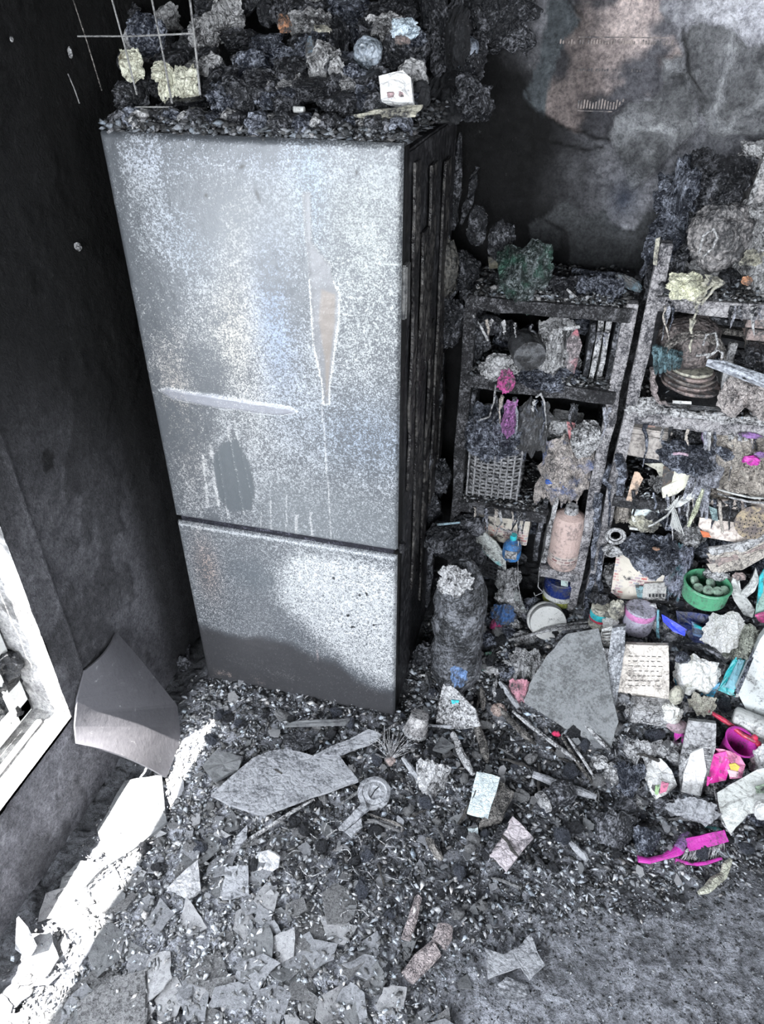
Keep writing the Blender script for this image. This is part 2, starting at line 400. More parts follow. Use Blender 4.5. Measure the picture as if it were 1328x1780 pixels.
nt_ = fbm(Uu*18, Zz*18, 2, 5); tan = np.stack([.50+.3*nt_, .425+.25*nt_, .41+.24*nt_], -1)
gr = ss(fbm(Uu*11, Zz*11, 20, 4), -.25, .10)[..., None]
tan = tan*gr+np.array([.12, .12, .135])*(1-gr)
q = ss(Uu+.2*(Zz-1.5), -.04, .10)[..., None]; tan = tan*(.3+.7*q)
col = col*(1-pk[..., None])+tan*pk[..., None]; h -= .003*pk
drk = ss(psd(X, Y, BP([(952, -40), (998, -40), (1000, 15), (1012, 38), (985, 68), (962, 130), (945, 205), (905, 170), (935, 110), (948, 40)])), 0, .004)[..., None]
col = col*(1-drk)+np.array([.07, .08, .088])*drk; h += .002*drk[..., 0]
for poly, s_ in (([(1182, 70), (1200, 42), (1222, 33), (1265, 48), (1300, 78), (1345, 70), (1400, 60), (1400, 260), (1290, 235), (1235, 238), (1212, 190), (1190, 130)], 1), ([(1056, 240), (1066, 200), (1090, 178), (1130, 172), (1148, 150), (1150, 100), (1185, 95), (1200, 150), (1215, 215), (1170, 265), (1125, 310), (1095, 330), (1085, 290)], 2)):
    d = psd(X, Y, BP(poly)); m = ss(d, 0, .004); rdg = ridge(Uu*13+s_*5, Zz*9, s_, 3)
    h += m*(.006+.022*ss(rdg, .1, .8)+.008*fbm(Uu*50, Zz*50, 2, 3))+.014*np.exp(-(d/.005)**2)*ss(fbm(Uu*20, Zz*20, 11, 2), -.5, .1)
    kk = (.16+.12*ss(rdg, .1, .6)+.10*fbm(Uu*40, Zz*40, 3, 4))*(1-.75*(ss(rdg, .55, .05)*ss(rdg, -.6, -.2)*.5)); kk = kk*(1-.6*np.exp(-((d+.003)/.003)**2))  # crevice shade painted into the scar colour, darkest along the outline
    col = col*(1-m[..., None]*.85)+m[..., None]*.85*np.stack([kk*.97, kk, kk*1.04], -1)
for poly, tone, hh in (([(945, 378), (975, 348), (1000, 355), (1012, 373), (1050, 362), (1062, 385), (1078, 392), (1100, 398), (1118, 372), (1190, 352), (1230, 470), (1000, 480), (985, 462), (992, 428), (985, 402)], .075, .005), ([(918, 388), (940, 378), (978, 403), (975, 430), (950, 440), (925, 446)], .055, .005)):
    d = psd(X, Y, BP(poly)); m = ss(d, -.001, .002)[..., None]; tn = tone*(1+.5*fbm(Uu*8, Zz*8, 3, 4))[..., None]*np.array([.95, 1, 1.06])
    tn = tn*(1-.5*ss(Zz, 1.30, 1.20))[..., None]
    col = col*(1-m)+tn*m; h += hh*m[..., 0]
cr = np.zeros_like(Uu)
for L in ([(940, 200), (975, 225), (1005, 236), (1060, 250)], [(935, 245), (1000, 262), (1050, 262)], [(985, 0), (1012, 38), (1000, 60)], [(880, 10), (900, 40), (892, 95)], [(900, 130), (925, 190), (930, 270)], [(1185, 60), (1195, 130), (1225, 180), (1215, 200)]):
    pl = BP(L)
    for a, b_ in zip(pl[:-1], pl[1:]):
        a = np.array(a); e = np.array(b_)-a; t = np.clip(((X-a[0])*e[0]+(Y-a[1])*e[1])/(e@e), 0, 1); cr = np.maximum(cr, np.exp(-(np.hypot(X-a[0]-t*e[0], Y-a[1]-t*e[1])/.0035)**2))
h += .004*cr; col *= (1-.8*np.roll(cr, 1, 1))[..., None]
blu = np.exp(-((Uu-BP([(1085, 345)])[0][0])/.035)**2-((Zz-BP([(1085, 345)])[0][1])/.05)**2)[..., None]; col = col*(1-.7*blu)+np.array([.010, .022, .05])*blu*.7
o = ob('wall_back', (np.stack([Uu, VB-h, Zz], -1).reshape(-1, 3), grid(len(us), len(zs))[:, ::-1]), M_wall, kind='structure'); setcol(o.data, 'Col', col.clip(.003, 1).reshape(-1, 3))
wb = bpy.data.objects['wall_back']; combm = burnt('adhesive ridges', (.34, .29, .27), dark=(.08, .08, .09), soot=.45, ashy=.1, rough=.8, scale=12)
for (x0, x1, y, th_, n) in ((972, 1172, 72, .010, 40), (1003, 1125, 121, .006, 26), (1003, 1085, 180, .022, 16), (1005, 1165, 64, .003, 1), (1003, 1085, 192, .003, 1)):
    a, b_ = BP([(x0, y), (x1, y)]); rr_ = random.Random(n)
    L = [tr(box((b_[0]-a[0])/n*(.55 if n > 1 else 1), .004, th_*rr_.uniform(.6, 1.1), .001), (a[0]+(b_[0]-a[0])*(i+.5)/n, VB+.0012, a[1]-th_/2)) for i in range(n) if n == 1 or rr_.random() < .85]
    ob('adhesive_ridge', cat_(L), combm, wb, kind='stuff')
ob('trim_1', cat_([tr(box(3.7, .1, .52), (.7, VB+.06, 1.95)), tr(box(1.1, .1, 2.4), (2.0, VB+.06, 0))]), dark, kind='structure')
pl_ = burnt('smoked room plaster', (.16, .16, .17), soot=.5, ashy=.1, rough=.8, scale=3)
ob('wall_right', cat_([tr(box(.1, 3.3, ZC), (2.45, 1.35, 0)), tr(box(.1, .9, ZC), (2.45, -2.1, 0)), tr(box(.1, 1.4, .95), (2.45, -.95, 0)), tr(box(.1, 1.4, .4), (2.45, -.95, ZC-.4))]), pl_, kind='structure')  # gap in this unseen wall added for the side fill light
ob('wall_rear', cat_([tr(box(.4, .1, ZC), (-1.05, -2.55, 0)), tr(box(1.5, .1, ZC), (1.75, -2.55, 0)), tr(box(3.6, .1, .5), (.7, -2.55, 0)), tr(box(3.6, .1, .15), (.7, -2.55, ZC-.15))]), pl_, kind='structure')
ob('ceiling', tr(box(3.9, 4.9, .1), (.7, -.2, ZC)), burnt('sooted ceiling', (.05, .05, .055), soot=.6, ashy=.05, rough=.8, scale=3), kind='structure')

# window in the left wall: frame bars and rails, as they stand in the reveal
pvc = burnt('white window frame with soot', (.72, .73, .72), dark=(.12, .12, .12), soot=.14, ashy=0, rough=.4, scale=8, bump=.3)
wn = thing('window_1', None, None, (UL-.13, .25, WZ0)); wn['kind'] = 'structure'
ob('frame_bar', tr(box(.06, WV1-WV0-.01, .045, .004), (UL-.135, (WV0+WV1)/2, WZ0+.001)), pvc, wn)
ob('frame_bar', tr(box(.06, .05, WZ1-WZ0-.01, .004), (UL-.135, WV1-.03, WZ0+.005)), pvc, wn)
ob('frame_bar', tr(box(.06, .05, WZ1-WZ0-.01, .004), (UL-.135, WV0+.03, WZ0+.005)), pvc, wn)
ob('frame_bar', tr(box(.06, WV1-WV0-.01, .045, .004), (UL-.135, (WV0+WV1)/2, WZ1-.05)), pvc, wn)
ob('glazing_bead', rough(tr(box(.012, WV1-WV0-.12, .02, .002, 6), (UL-.10, (WV0+WV1)/2, WZ0+.046)), .002, 20), pvc, wn)
ob('glazing_bead', rough(tr(box(.012, .012, WZ1-WZ0-.12, .002, 6), (UL-.101, WV1-.062, WZ0+.05)), .002, 20), pvc, wn)
ob('sill_lip', rough(tr(box(.012, WV1-WV0-.05, .008, .002, 8), (UL-.062, (WV0+WV1)/2-.01, WZ0+.004)), .002, 15), pvc, wn)
blk = charm('char black', (.012, .013, .016), (.15, .15, .16), .25, 14)
for i, (x, y, sx) in enumerate([(2, 1120, .07), (14, 1170, .08), (20, 1205, .07), (0, 1235, .09), (-20, 1160, .12)]):
    ob('burnt_gasket', rough(tr(blob(sx, sx*1.1, sx*1.2, 4+i, 4, .4, 2.4), P(x, y, u=UL-.15)), .01, 30, 2), blk, wn)
ob('burnt_panel', rough(tr(box(.02, 1.0, .25, .002, 10), (UL-.20, .35, WZ0)), .012, 10), blk, wn)
yard = burnt('scorched yard', (.10, .10, .10), soot=.4, ashy=.2, rough=.9, scale=2)
ob('yard_ground', tr(box(3, 5, .1), (UL-1.71, .2, -.06)), yard, kind='structure')

# floor: heap of rubble over a carpet
us = np.arange(UL-.02, 1.45, .0045); vs_ = np.arange(.25, VB, .0045); U_, V_ = np.meshgrid(us, vs_, indexing='ij')
carp = ss(.80+(U_+.05)*.52-V_+.05*fbm(U_*6, V_*6, 2, 3), -.03, .10)*ss(U_, -.12, .05)
pale = ss(.62-(U_+.3)*.9-V_+.5*0+.12*fbm(U_*5, V_*5, 3, 3)+.2, -.1, .12)*ss(U_, .05, -.2)
H = Hs(U_, V_); nn = fbm(U_*9, V_*9, 1, 3); n2 = fbm(U_*35, V_*35, 2, 4); n3 = ridge(U_*60, V_*60, 3, 3)
H = H+(1-carp)*(.016*nn+.010*n2+.004*n3)+carp*(.0035*n2+.0045*np.abs(n3)+.003*nn)
H = np.where(U_ < -.93, np.minimum(H, .010), H)
edge_ = ss(U_, -.93, -.975)  # shadow strip along the left wall, painted as darker floor
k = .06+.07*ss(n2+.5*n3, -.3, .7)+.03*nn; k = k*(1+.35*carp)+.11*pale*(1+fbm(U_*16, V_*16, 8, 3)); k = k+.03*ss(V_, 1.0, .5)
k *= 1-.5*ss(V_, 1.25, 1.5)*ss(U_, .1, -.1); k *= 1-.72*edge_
col = np.stack([k*.96, k*.99, k*1.07], -1)
b = NB('ground of ash and char'); n1 = b.noise(55, 5, .75, .5); n2_ = b.noise(230, 4, .75)
c = b.mix(1.0, b.attr('Col'), b.mix(b.rng(b.math('ADD', b.math('MULTIPLY', n1, .5), b.math('MULTIPLY', n2_, .5)), .38, .66), (.12, .12, .13), (3.3, 3.3, 3.4)), 'MULTIPLY')
M_gr = b.done(c, b.rng(n2_, .4, .6, .35, .8), b.math('ADD', n1, b.math('MULTIPLY', n2_, .7)), 1, .008)
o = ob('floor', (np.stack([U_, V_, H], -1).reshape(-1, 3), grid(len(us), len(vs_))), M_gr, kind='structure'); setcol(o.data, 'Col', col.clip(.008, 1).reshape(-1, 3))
ob('trim_2', tr(box(3.6, 2.9, .06), (.7, -1.2, -.07)), dark, kind='structure')
def Hn(u, v): # height of the finished ground
    u = np.asarray(u, float); v = np.asarray(v, float); i = np.clip(((u-us[0])/.0045).astype(int), 0, len(us)-1); j = np.clip(((v-vs_[0])/.0045).astype(int), 0, len(vs_)-1)
    return H[i, j]

# =====================================================  FRIDGE
FV = 1.383; FL, FR = -.931, -.324
fr = thing('fridge', 'tall heat-scorched steel fridge freezer with two doors, soot and drip stained', 'fridge', ((FL+FR)/2, 1.7, 0))
side = charm('scorched side panel', (.010, .010, .012), (.06, .06, .065), .45, 9, .55, .5)
ob('cabinet', rough(tr(box(FR-FL-.004, .53, 1.52, .004, 14), ((FL+FR)/2, FV+.062+.265, .005)), .003, 14), side, fr)
fs = 1.0
def FP(L): return [(P(x, y, v=FV)[0], P(x, y, v=FV)[2]) for x, y in L]
def door(name, z0, z1, hnd):
    nx, nz = 200, int(200*(z1-z0)/.607); s = np.linspace(FL, FR, nx); t = np.linspace(z0, z1, nz); X, Z = np.meshgrid(s, t, indexing='ij')
    e = np.minimum(np.minimum(X-FL, FR-X), np.minimum(Z-z0, z1-Z)); bulge = -.012*(1-((X-(FL+FR)/2)/.31)**2)
    rnd = .012*(1-np.sqrt(np.clip(1-(1-np.clip(e/.012, 0, 1))**2, 0, 1)))
    vv = FV+rnd+.0006*fbm(X*60, Z*60, 1, 3)+.0015*fbm(X*4, Z*4, 3, 2)
    A = lambda g: ss(g, 0, 1)
    g1 = fbm(X*3, Z*3, 4, 4); g2 = fbm(X*14, Z*9, 6, 5); g3 = fbm(X*40, Z*6, 9, 3); g4 = fbm(X*28, Z*28, 2, 4)
    den = .60+.16*g1+.14*g4; lc = np.zeros(X.shape+(3,)); lc[:] = (.54, .56, .58); dc = np.zeros_like(lc); dc[:] = (.115, .125, .14)
    def bl(px, py, rx, ry, rot=0):
        c = P(px, py, v=FV); a = math.radians(rot); dx = X-c[0]; dz = Z-c[2]
        return np.exp(-((dx*math.cos(a)+dz*math.sin(a))/rx)**2-((-dx*math.sin(a)+dz*math.cos(a))/ry)**2)
    def tint(m, rgb, k=1.): lc[:] = lc*(1-k*m[..., None])+np.array(rgb)*k*m[..., None]
    def tdark(m, rgb): dc[:] = dc*(1-m[..., None])+np.array(rgb)*m[..., None]
    if name == 'upper':
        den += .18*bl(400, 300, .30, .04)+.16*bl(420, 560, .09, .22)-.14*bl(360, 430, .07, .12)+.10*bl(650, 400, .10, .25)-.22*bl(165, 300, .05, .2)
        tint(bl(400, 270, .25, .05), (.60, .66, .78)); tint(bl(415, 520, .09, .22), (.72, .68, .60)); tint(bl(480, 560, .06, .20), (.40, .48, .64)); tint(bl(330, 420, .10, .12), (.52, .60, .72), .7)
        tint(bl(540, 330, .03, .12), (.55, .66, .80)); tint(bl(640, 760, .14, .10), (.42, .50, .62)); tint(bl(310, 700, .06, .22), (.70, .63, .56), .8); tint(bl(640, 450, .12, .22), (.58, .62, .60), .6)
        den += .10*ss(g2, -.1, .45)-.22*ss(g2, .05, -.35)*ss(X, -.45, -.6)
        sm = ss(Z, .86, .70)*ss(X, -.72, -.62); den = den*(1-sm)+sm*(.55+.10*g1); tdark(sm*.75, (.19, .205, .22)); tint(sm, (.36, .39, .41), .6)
        d = psd(X+.003*g4, Z+.004*g4, FP([(365, 800), (385, 765), (415, 762), (435, 800), (446, 850), (440, 888), (400, 892), (380, 870)])); m = ss(d, 0, .010); den = den*(1-m*.9); tdark(m, (.115, .13, .145))
        for (x0, y0, x1, y1, wd) in ((395, 740, 425, 895, .004), (365, 770, 380, 880, .006), (352, 790, 362, 880, .004), (378, 780, 396, 900, .003), (410, 750, 440, 870, .0025), (470, 870, 472, 935, .003), (498, 860, 498, 945, .002), (516, 895, 513, 955, .005), (540, 890, 543, 960, .004), (560, 700, 578, 960, .002), (455, 890, 452, 930, .002)):
            a, c_ = FP([(x0, y0), (x1, y1)]); t_ = np.clip((Z-a[1])/(c_[1]-a[1]), 0, 1); xx = a[0]+(c_[0]-a[0])*t_+.002*fbm(Z*30, Z*0+x0, 1, 2)
            inz = (Z < a[1]) & (Z > c_[1]); m = np.exp(-((X-xx)/(wd*.8))**2)*inz; den = den+m*.45; tint(m, (.56, .56, .56), .9); vv -= .0006*m
        d = psd(X+.002*g3, Z+.003*g4, FP([(527, 335), (538, 335), (541, 420), (556, 440), (575, 460), (575, 478), (590, 512), (588, 560), (580, 620), (572, 672), (572, 702), (563, 702), (560, 665), (545, 600), (540, 520), (536, 450), (531, 400)]))
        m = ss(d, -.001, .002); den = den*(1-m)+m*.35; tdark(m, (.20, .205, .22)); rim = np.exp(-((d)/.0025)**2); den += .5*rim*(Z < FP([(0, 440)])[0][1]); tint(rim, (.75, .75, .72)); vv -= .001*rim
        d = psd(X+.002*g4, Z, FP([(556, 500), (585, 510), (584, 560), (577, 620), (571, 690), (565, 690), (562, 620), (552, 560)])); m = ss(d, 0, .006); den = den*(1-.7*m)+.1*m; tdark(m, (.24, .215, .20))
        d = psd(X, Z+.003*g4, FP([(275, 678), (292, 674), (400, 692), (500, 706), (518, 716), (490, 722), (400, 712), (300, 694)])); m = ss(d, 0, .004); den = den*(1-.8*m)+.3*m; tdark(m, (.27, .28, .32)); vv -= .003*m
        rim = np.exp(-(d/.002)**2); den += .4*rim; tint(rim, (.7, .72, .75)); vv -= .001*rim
        m = bl(690, 460, .05, .0012)*1.; den += m*.6
        m = ((X-FL) < .035+.02*g4)*1.; den -= .15*m; m = ss(Z, z1-.075, z1-.02)*ss(g4, .05, -.2); den -= .3*m*0
        for px_, py_, r1, r2 in ((448, 340, .002, .010), (358, 340, .003, .003), (420, 290, .006, .002), (620, 300, .002, .003)):
            m = bl(px_, py_, r1, r2, 20)*1.6; den -= m; tdark(m.clip(0, 1), (.02, .02, .02))
    else:
        den = .60+.10*g1+.06*g4
        dd = psd(X, Z+.015*g1, FP([(700, 985), (640, 972), (520, 950), (475, 985), (480, 1050), (520, 1085), (560, 1130), (590, 1150), (640, 1180), (680, 1200), (700, 1200)])); m = ss(dd, -.03, .05); den += .36*m; tint(m, (.72, .74, .75), 1)  # pale reflected glare painted into the door colour
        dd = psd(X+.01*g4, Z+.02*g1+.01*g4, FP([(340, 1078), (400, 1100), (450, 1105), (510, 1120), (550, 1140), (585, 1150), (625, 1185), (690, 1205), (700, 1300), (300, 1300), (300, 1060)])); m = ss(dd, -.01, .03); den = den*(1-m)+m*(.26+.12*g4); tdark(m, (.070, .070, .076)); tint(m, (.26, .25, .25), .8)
        m = bl(360, 985, .035, .10); tint(m, (.72, .56, .48)); den += .25*m*ss(g3, -.3, .4)-.1*m; m = bl(440, 1000, .09, .06); tdark(m*.6, (.12, .14, .16)); den -= .1*m
        m = np.exp(-((Z-(z0+.035+.02*(X-FL)))/.018)**2)*ss(X, -.55, -.85); tint(m, (.55, .44, .40)); den += .35*m*ss(g4, -.4, .3); 
        m = bl(470, 1165, .12, .02, -8); den += .18*m
        m = bl(552, 1140, .002, .03); den += .4*m; tint(m, (.6, .42, .38))
        for px_, py_, r1, r2 in ((613, 1090, .006, .002), (605, 1070, .004, .003), (625, 1035, .002, .003), (637, 1033, .002, .005), (580, 1005, .002, .004), (650, 1087, .003, .002)):
            m = bl(px_, py_, r1, r2, 20)*2; den -= m; tdark(m.clip(0, 1), (.02, .02, .02))
        m = np.exp(-((Z-z1+.006)/.004)**2); den += .3*m
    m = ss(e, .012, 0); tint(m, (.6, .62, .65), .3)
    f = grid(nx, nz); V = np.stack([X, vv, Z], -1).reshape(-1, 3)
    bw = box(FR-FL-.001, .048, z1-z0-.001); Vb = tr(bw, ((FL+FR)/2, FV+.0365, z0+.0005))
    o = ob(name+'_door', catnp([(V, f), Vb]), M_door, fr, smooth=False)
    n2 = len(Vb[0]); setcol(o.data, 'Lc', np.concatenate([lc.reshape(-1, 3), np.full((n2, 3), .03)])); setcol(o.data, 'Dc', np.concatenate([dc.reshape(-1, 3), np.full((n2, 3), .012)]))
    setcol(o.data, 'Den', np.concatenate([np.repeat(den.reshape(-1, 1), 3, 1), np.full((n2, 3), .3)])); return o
b = NB('scorched steel door'); b.co = b.n('TexCoord').outputs['Object']
sp = b.math('ADD', b.math('MULTIPLY', b.noise(330, 2, .6), .62), b.math('MULTIPLY', b.noise(110, 4, .7, .6), .38))
den = b.n('SeparateColor', {0: b.attr('Den')}).outputs[0]
thr = b.math('SUBTRACT', .658, b.math('MULTIPLY', den, .29))
f = b.math('MINIMUM', b.math('MAXIMUM', b.math('MULTIPLY', b.math('SUBTRACT', sp, thr), 6.5), 0.0), 1.0)
f2 = b.math('MULTIPLY', f, b.rng(b.noise(140, 2), .35, .6, .65, 1.0))
c = b.mix(1.0, b.mix(f2, b.attr('Dc'), b.attr('Lc')), (.66, .66, .66), 'MULTIPLY')
M_door = b.done(c, b.rng(f, 0, 1, .38, .75), sp, .35, .002, .25)
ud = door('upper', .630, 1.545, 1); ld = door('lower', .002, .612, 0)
gk = charm('charred gasket', (.012, .012, .02), (.20, .20, .26), .35, 40, .5, 1)
ob('gasket', rough(tr(box(FR-FL-.02, .05, .022, .002, 12), ((FL+FR)/2, FV+.037, .610)), .004, 60, 1, (2,)), gk, fr)
ob('hinge', cat_([tr(box(.035, .02, .012, .002), (FR-.005, FV+.04, .615)), tr(lathe([(.008, 0), (.008, .03)], 10), (FR+.004, FV+.035, .605))]), side, fr)
ob('door_grip', rough(tr(box(.012, .035, .11, .004, 3), (FR+.004, FV+.03, 1.22)), .002, 40), burnt('sooty plastic grip', (.10, .10, .10), soot=.4, ashy=.1), fr)
# scorched strips on the side panel
for i, (v0, z0, hh, ww) in enumerate([(1.50, .75, .75, .05), (1.60, .35, 1.0, .07), (1.72, .2, .9, .05), (1.83, .5, .95, .08), (1.92, .15, .8, .05), (1.66, 1.02, .45, .06)]):
    ob('peeled_strip', rough(tr(box(.006, ww, hh, .001, 9), (FR+.0035, v0, z0)), .006, 9, i), charm('peeled strip', (.012, .011, .012), (.09, .085, .08), .5, 7, .45, .6), fr)
# =====================================================  HELPERS FOR PLACED THINGS
def A3(p): return np.array(p, float)
P0 = P
def P(px, py, u=None, v=None, z=None): # never deeper than the ground seen along that line
    q = P0(px, py, u, v, z)
    if v is not None and py > 850 and q[2] < float(Hs(q[0], q[1]))+.002: q = P0(px, py, v=G(px, py)[1]-.004)
    return q
SH = {}
def mp(px, py, v): return dist(P(px, py, v=v))
def pan(name, label, cat, pts, vt, vb, mat, th=.004, jg=.0, seed=0, group=None, parent=None, sub=1, **kw):
    """flat or warped plate given by its outline; it leans from depth vb at its lowest to vt at its highest corner"""
    rr = random.Random(seed+len(pts)); ys = [p[1] for p in pts]; y0, y1 = min(ys), max(ys); L = []
    n = len(pts)
    for i in range(n):
        a, b_ = pts[i], pts[(i+1) % n]
        for k in range(sub):
            t = k/sub; j = jg if (k or jg > 3) else 0
            L.append((a[0]+(b_[0]-a[0])*t+rr.uniform(-j, j), a[1]+(b_[1]-a[1])*t+rr.uniform(-j, j)))
    vs0 = [vt+(vb-vt)*(y-y0)/max(y1-y0, 1) for x, y in L]; sh = 0
    for (x, y), v_ in zip(L, vs0):
        q = P0(x, y, v=v_)
        if y > 850 and q[2] < float(Hs(q[0], q[1])): sh = max(sh, v_-G(x, y)[1]+.004)
    if parent is not None: sh = SH.setdefault(parent.name, sh)
    Q = np.array([P0(x, y, v=v_-sh) for (x, y), v_ in zip(L, vs0)]); c = Q.mean(0)
    N = np.zeros(3)
    for i in range(len(Q)): N += np.cross(Q[i]-c, Q[(i+1) % len(Q)]-c)
    N /= np.linalg.norm(N)
    if N@(np.array([0, 0, CH])-c) < 0: N = -N
    m = len(Q); inner = c+(Q-c)*.6+N*(np.array([rr.uniform(-.5, .8) for _ in range(m)])[:, None]*min(th, .005))
    V = [*Q, *inner, c+N*th*.3, *(Q-N*th), c-N*th]; Fc = []
    for i in range(m):
        j = (i+1) % m; Fc += [[i, j, m+j, m+i], [m+i, m+j, 2*m], [j, i, 2*m+1+i, 2*m+1+j], [2*m+1+j, 2*m+1+i, 3*m+1]]
    return ob(name, (np.array(V), Fc), mat, parent, label, cat, group, **kw)
def lump(name, label, cat, px, py, v, wpx, hpx, mat, seed=0, dep=None, rot=(0, 0, 0), sub=4, amp=.35, rdg=.45, fr=1.8, fine=.1, group=None, parent=None, **kw):
    p = P(px, py, v=v); m = dist(p); sx, sz = wpx*m, hpx*m; sy = dep or min(sx, sz)*.8
    return ob(name, tr(blob(sx, sy, sz, seed, sub, amp, fr, rdg, fine), p, rot), mat, parent, label, cat, group, **kw)
def folds(name, label, cat, px, py, v, wpx, hpx, mat, seed=0, dep=.08, rot=0, fr=4., group=None, parent=None, nx=52, ny=44, hang=0., **kw):
    """crumpled cloth or film heaped over its place, bottom edge reaching down"""
    p = A3(P(px, py, v=v)); m = dist(p); W, Hh = wpx*m, hpx*m
    def fn(s, t):
        a = (s-.5)*W; z = (t-.5)*Hh; r = ridge(s*fr+seed*3.1, t*fr*.7, seed, 3); r2 = fbm(s*fr*1.2-seed, t*fr, seed+.5, 3)
        edge = 1-np.minimum(1, 4*np.minimum(np.minimum(s, 1-s), np.minimum(t, 1-t)))
        X0, Y0 = 2*s-1, 2*t-1; kd = .62; Xd = X0*np.sqrt(1-Y0**2/2); Yd = Y0*np.sqrt(1-X0**2/2); an = np.arctan2(Yd, Xd); rad = np.hypot(Xd, Yd)
        rn = 1+rad**1.5*(.30*fbm(np.cos(an)*1.7+seed, np.sin(an)*1.7-seed, seed*.3, 2)+.14*fbm(np.cos(an)*6+seed, np.sin(an)*6, seed*.7, 2))
        a = (X0*(1-kd)+Xd*kd)*rn*W*.54; z = (Y0*(1-kd)+Yd*kd)*rn*Hh*.54
        fine_ = dep*.09*fbm(s*fr*6+seed, t*fr*6, seed+9., 3)+dep*.05*ridge(s*fr*4-seed, t*fr*4, seed+4., 2)
        y = -dep*(.55*r+.5*r2)*(1-.6*edge)-fine_-dep*1.0*(1-(2*s-1)**2)*(1-(2*t-1)**2)
        return a*(1-.12*np.abs(fbm(t*3, s*0, seed, 2)))+W*.06*fbm(t*7, s*3, seed+2, 2), y, z+Hh*.09*fbm(s*8, t*3, seed+3, 3)-hang*Hh*(t < .12)*np.abs(fbm(s*14, t*0, seed, 2))
    return ob(name, tr(drape(W, Hh, nx, ny, fn, .003), p, (0, 0, rot)), mat, parent, label, cat, group, smooth=False, **kw)
def drips(pts, v, r=.0022, seed=0):
    L = []
    for i, (x0, y0, x1, y1) in enumerate(pts):
        rr = random.Random(seed+i); a, b_ = A3(P(x0, y0, v=v)), A3(P(x1, y1, v=v)); path = []
        for k in range(7):
            t = k/6; path.append(tuple(a+(b_-a)*t+np.array([rr.uniform(-1, 1), rr.uniform(-1, 1), 0])*.003*(0 < k < 6)))
        L.append(tube(path, [r*2.2, r*1.5, r, r*.8, r*.7, r*.9, r*.5], 6, .2, seed+i))
    return cat_(L)
def rod(name, label, cat, pts, r, mat, seg=8, wob=.15, seed=0, group=None, parent=None, flat=1, **kw): # pts (px,py,v)
    L = [P(x, y, v=v) for x, y, v in pts]; D = []
    for i in range(len(L)-1):
        for k in range(4): D.append(tuple(A3(L[i])+(A3(L[i+1])-A3(L[i]))*k/4))
    D.append(L[-1])
    rs = r if isinstance(r, list) else [r]*2; R_ = list(np.interp(np.linspace(0, 1, len(D)), np.linspace(0, 1, len(rs)), rs))
    rr = random.Random(seed); D = [D[0]]+[tuple(A3(d)+np.array([rr.uniform(-1, 1)*R_[0]*.3 for _ in range(3)])) for d in D[1:-1]]+[D[-1]]
    return ob(name, tube(D, R_, seg, wob, seed, flat), mat, parent, label, cat, group, **kw)
def ashprism(name, label, cat, px, py, v, w, h, d, mat, rot=(0, 0, 0), amp=.004, bev=.003, seed=0, group=None, parent=None, cuts=5, **kw):
    """box of w,h photo pixels and d metres standing with its bottom middle at px,py"""
    p = P(px, py, v=v); m = dist(p)
    return ob(name, tr(rough(box(w*m, d, h*m, bev, cuts), amp, 22, seed), p, rot), mat, parent, label, cat, group, **kw)
# ---- materials
char = charm('charred crust', (.010, .011, .014), (.21, .215, .24), .45, 14, .45, 1)
charb = charm('charred crust blue grey', (.010, .013, .022), (.26, .28, .335), .55, 16, .42, 1)
charp = charm('charred crust pale ash', (.02, .02, .022), (.40, .40, .41), .75, 16, .6, 1)
charw = charm('charred wood', (.014, .013, .013), (.24, .225, .21), .6, 22, .6, 1)
shelfm = charm('scorched shelf wood', (.035, .035, .042), (.30, .29, .30), .72, 20, .55, .8)
shelfd = charm('blackened shelf wood', (.010, .010, .012), (.13, .13, .14), .5, 20, .6, .9)
grayp = charm('smoked plaster', (.075, .078, .088), (.23, .235, .25), .8, 11, .75, .6, None, .12)
palep = charm('pale ashy plaster', (.13, .133, .14), (.30, .30, .31), .85, 11, .8, .6, None, .12)
slabm = burnt('smoked board', (.14, .145, .15), dark=(.05, .05, .055), soot=.35, ashy=.35, scale=9, rough=.6, bump=.5)
def col(name, rgb, soot=.35, ashy=.2, **k):
    if name in MATS: return MATS[name]
    k.setdefault('dark', (.05, .05, .052)); k['scale'] = max(k.get('scale', 18), 22)
    return burnt(name, tuple(c*.78 for c in rgb), soot=min(soot*.7+.26, .6), ashy=ashy+.08, **k)
cream = col('melted cream plastic', (.62, .60, .50), .26, .2); white = col('smoked white plastic', (.62, .63, .62), .08, .1, rough=.35, bump=.3, scale=10)
tanp = col('heat-tanned card', (.36, .31, .28), .3, .35); pinkc = col('scorched pinkish card', (.42, .33, .31), .3, .35)
magenta = col('magenta plastic', (.62, .05, .44), .08, .05, rough=.35, bump=.3); pink = col('pink plastic', (.85, .12, .38), .15, .1, rough=.35, bump=.3); purple = col('purple melted plastic', (.36, .18, .50), .3, .2)
teal = col('turquoise plastic', (.04, .55, .62), .10, .15, rough=.3, bump=.3); blue = col('blue plastic', (.03, .12, .50), .25, .15, rough=.3, bump=.4); navy = col('navy packet film', (.012, .03, .16), .2, .1, rough=.2, bump=.4)
green = col('green translucent plastic', (.10, .36, .20), .05, .08, rough=.25, bump=.15); red = col('red plastic', (.75, .03, .10), .08, .05, rough=.35, bump=.2)
silver = col('smoked steel', (.35, .36, .38), .3, .2, rough=.35, metal=.8, bump=.3)
spk = burnt('speckled pale card', (.50, .50, .49), dark=(.05, .05, .05), soot=.22, ashy=0, scale=40, rough=.7, bump=.4)
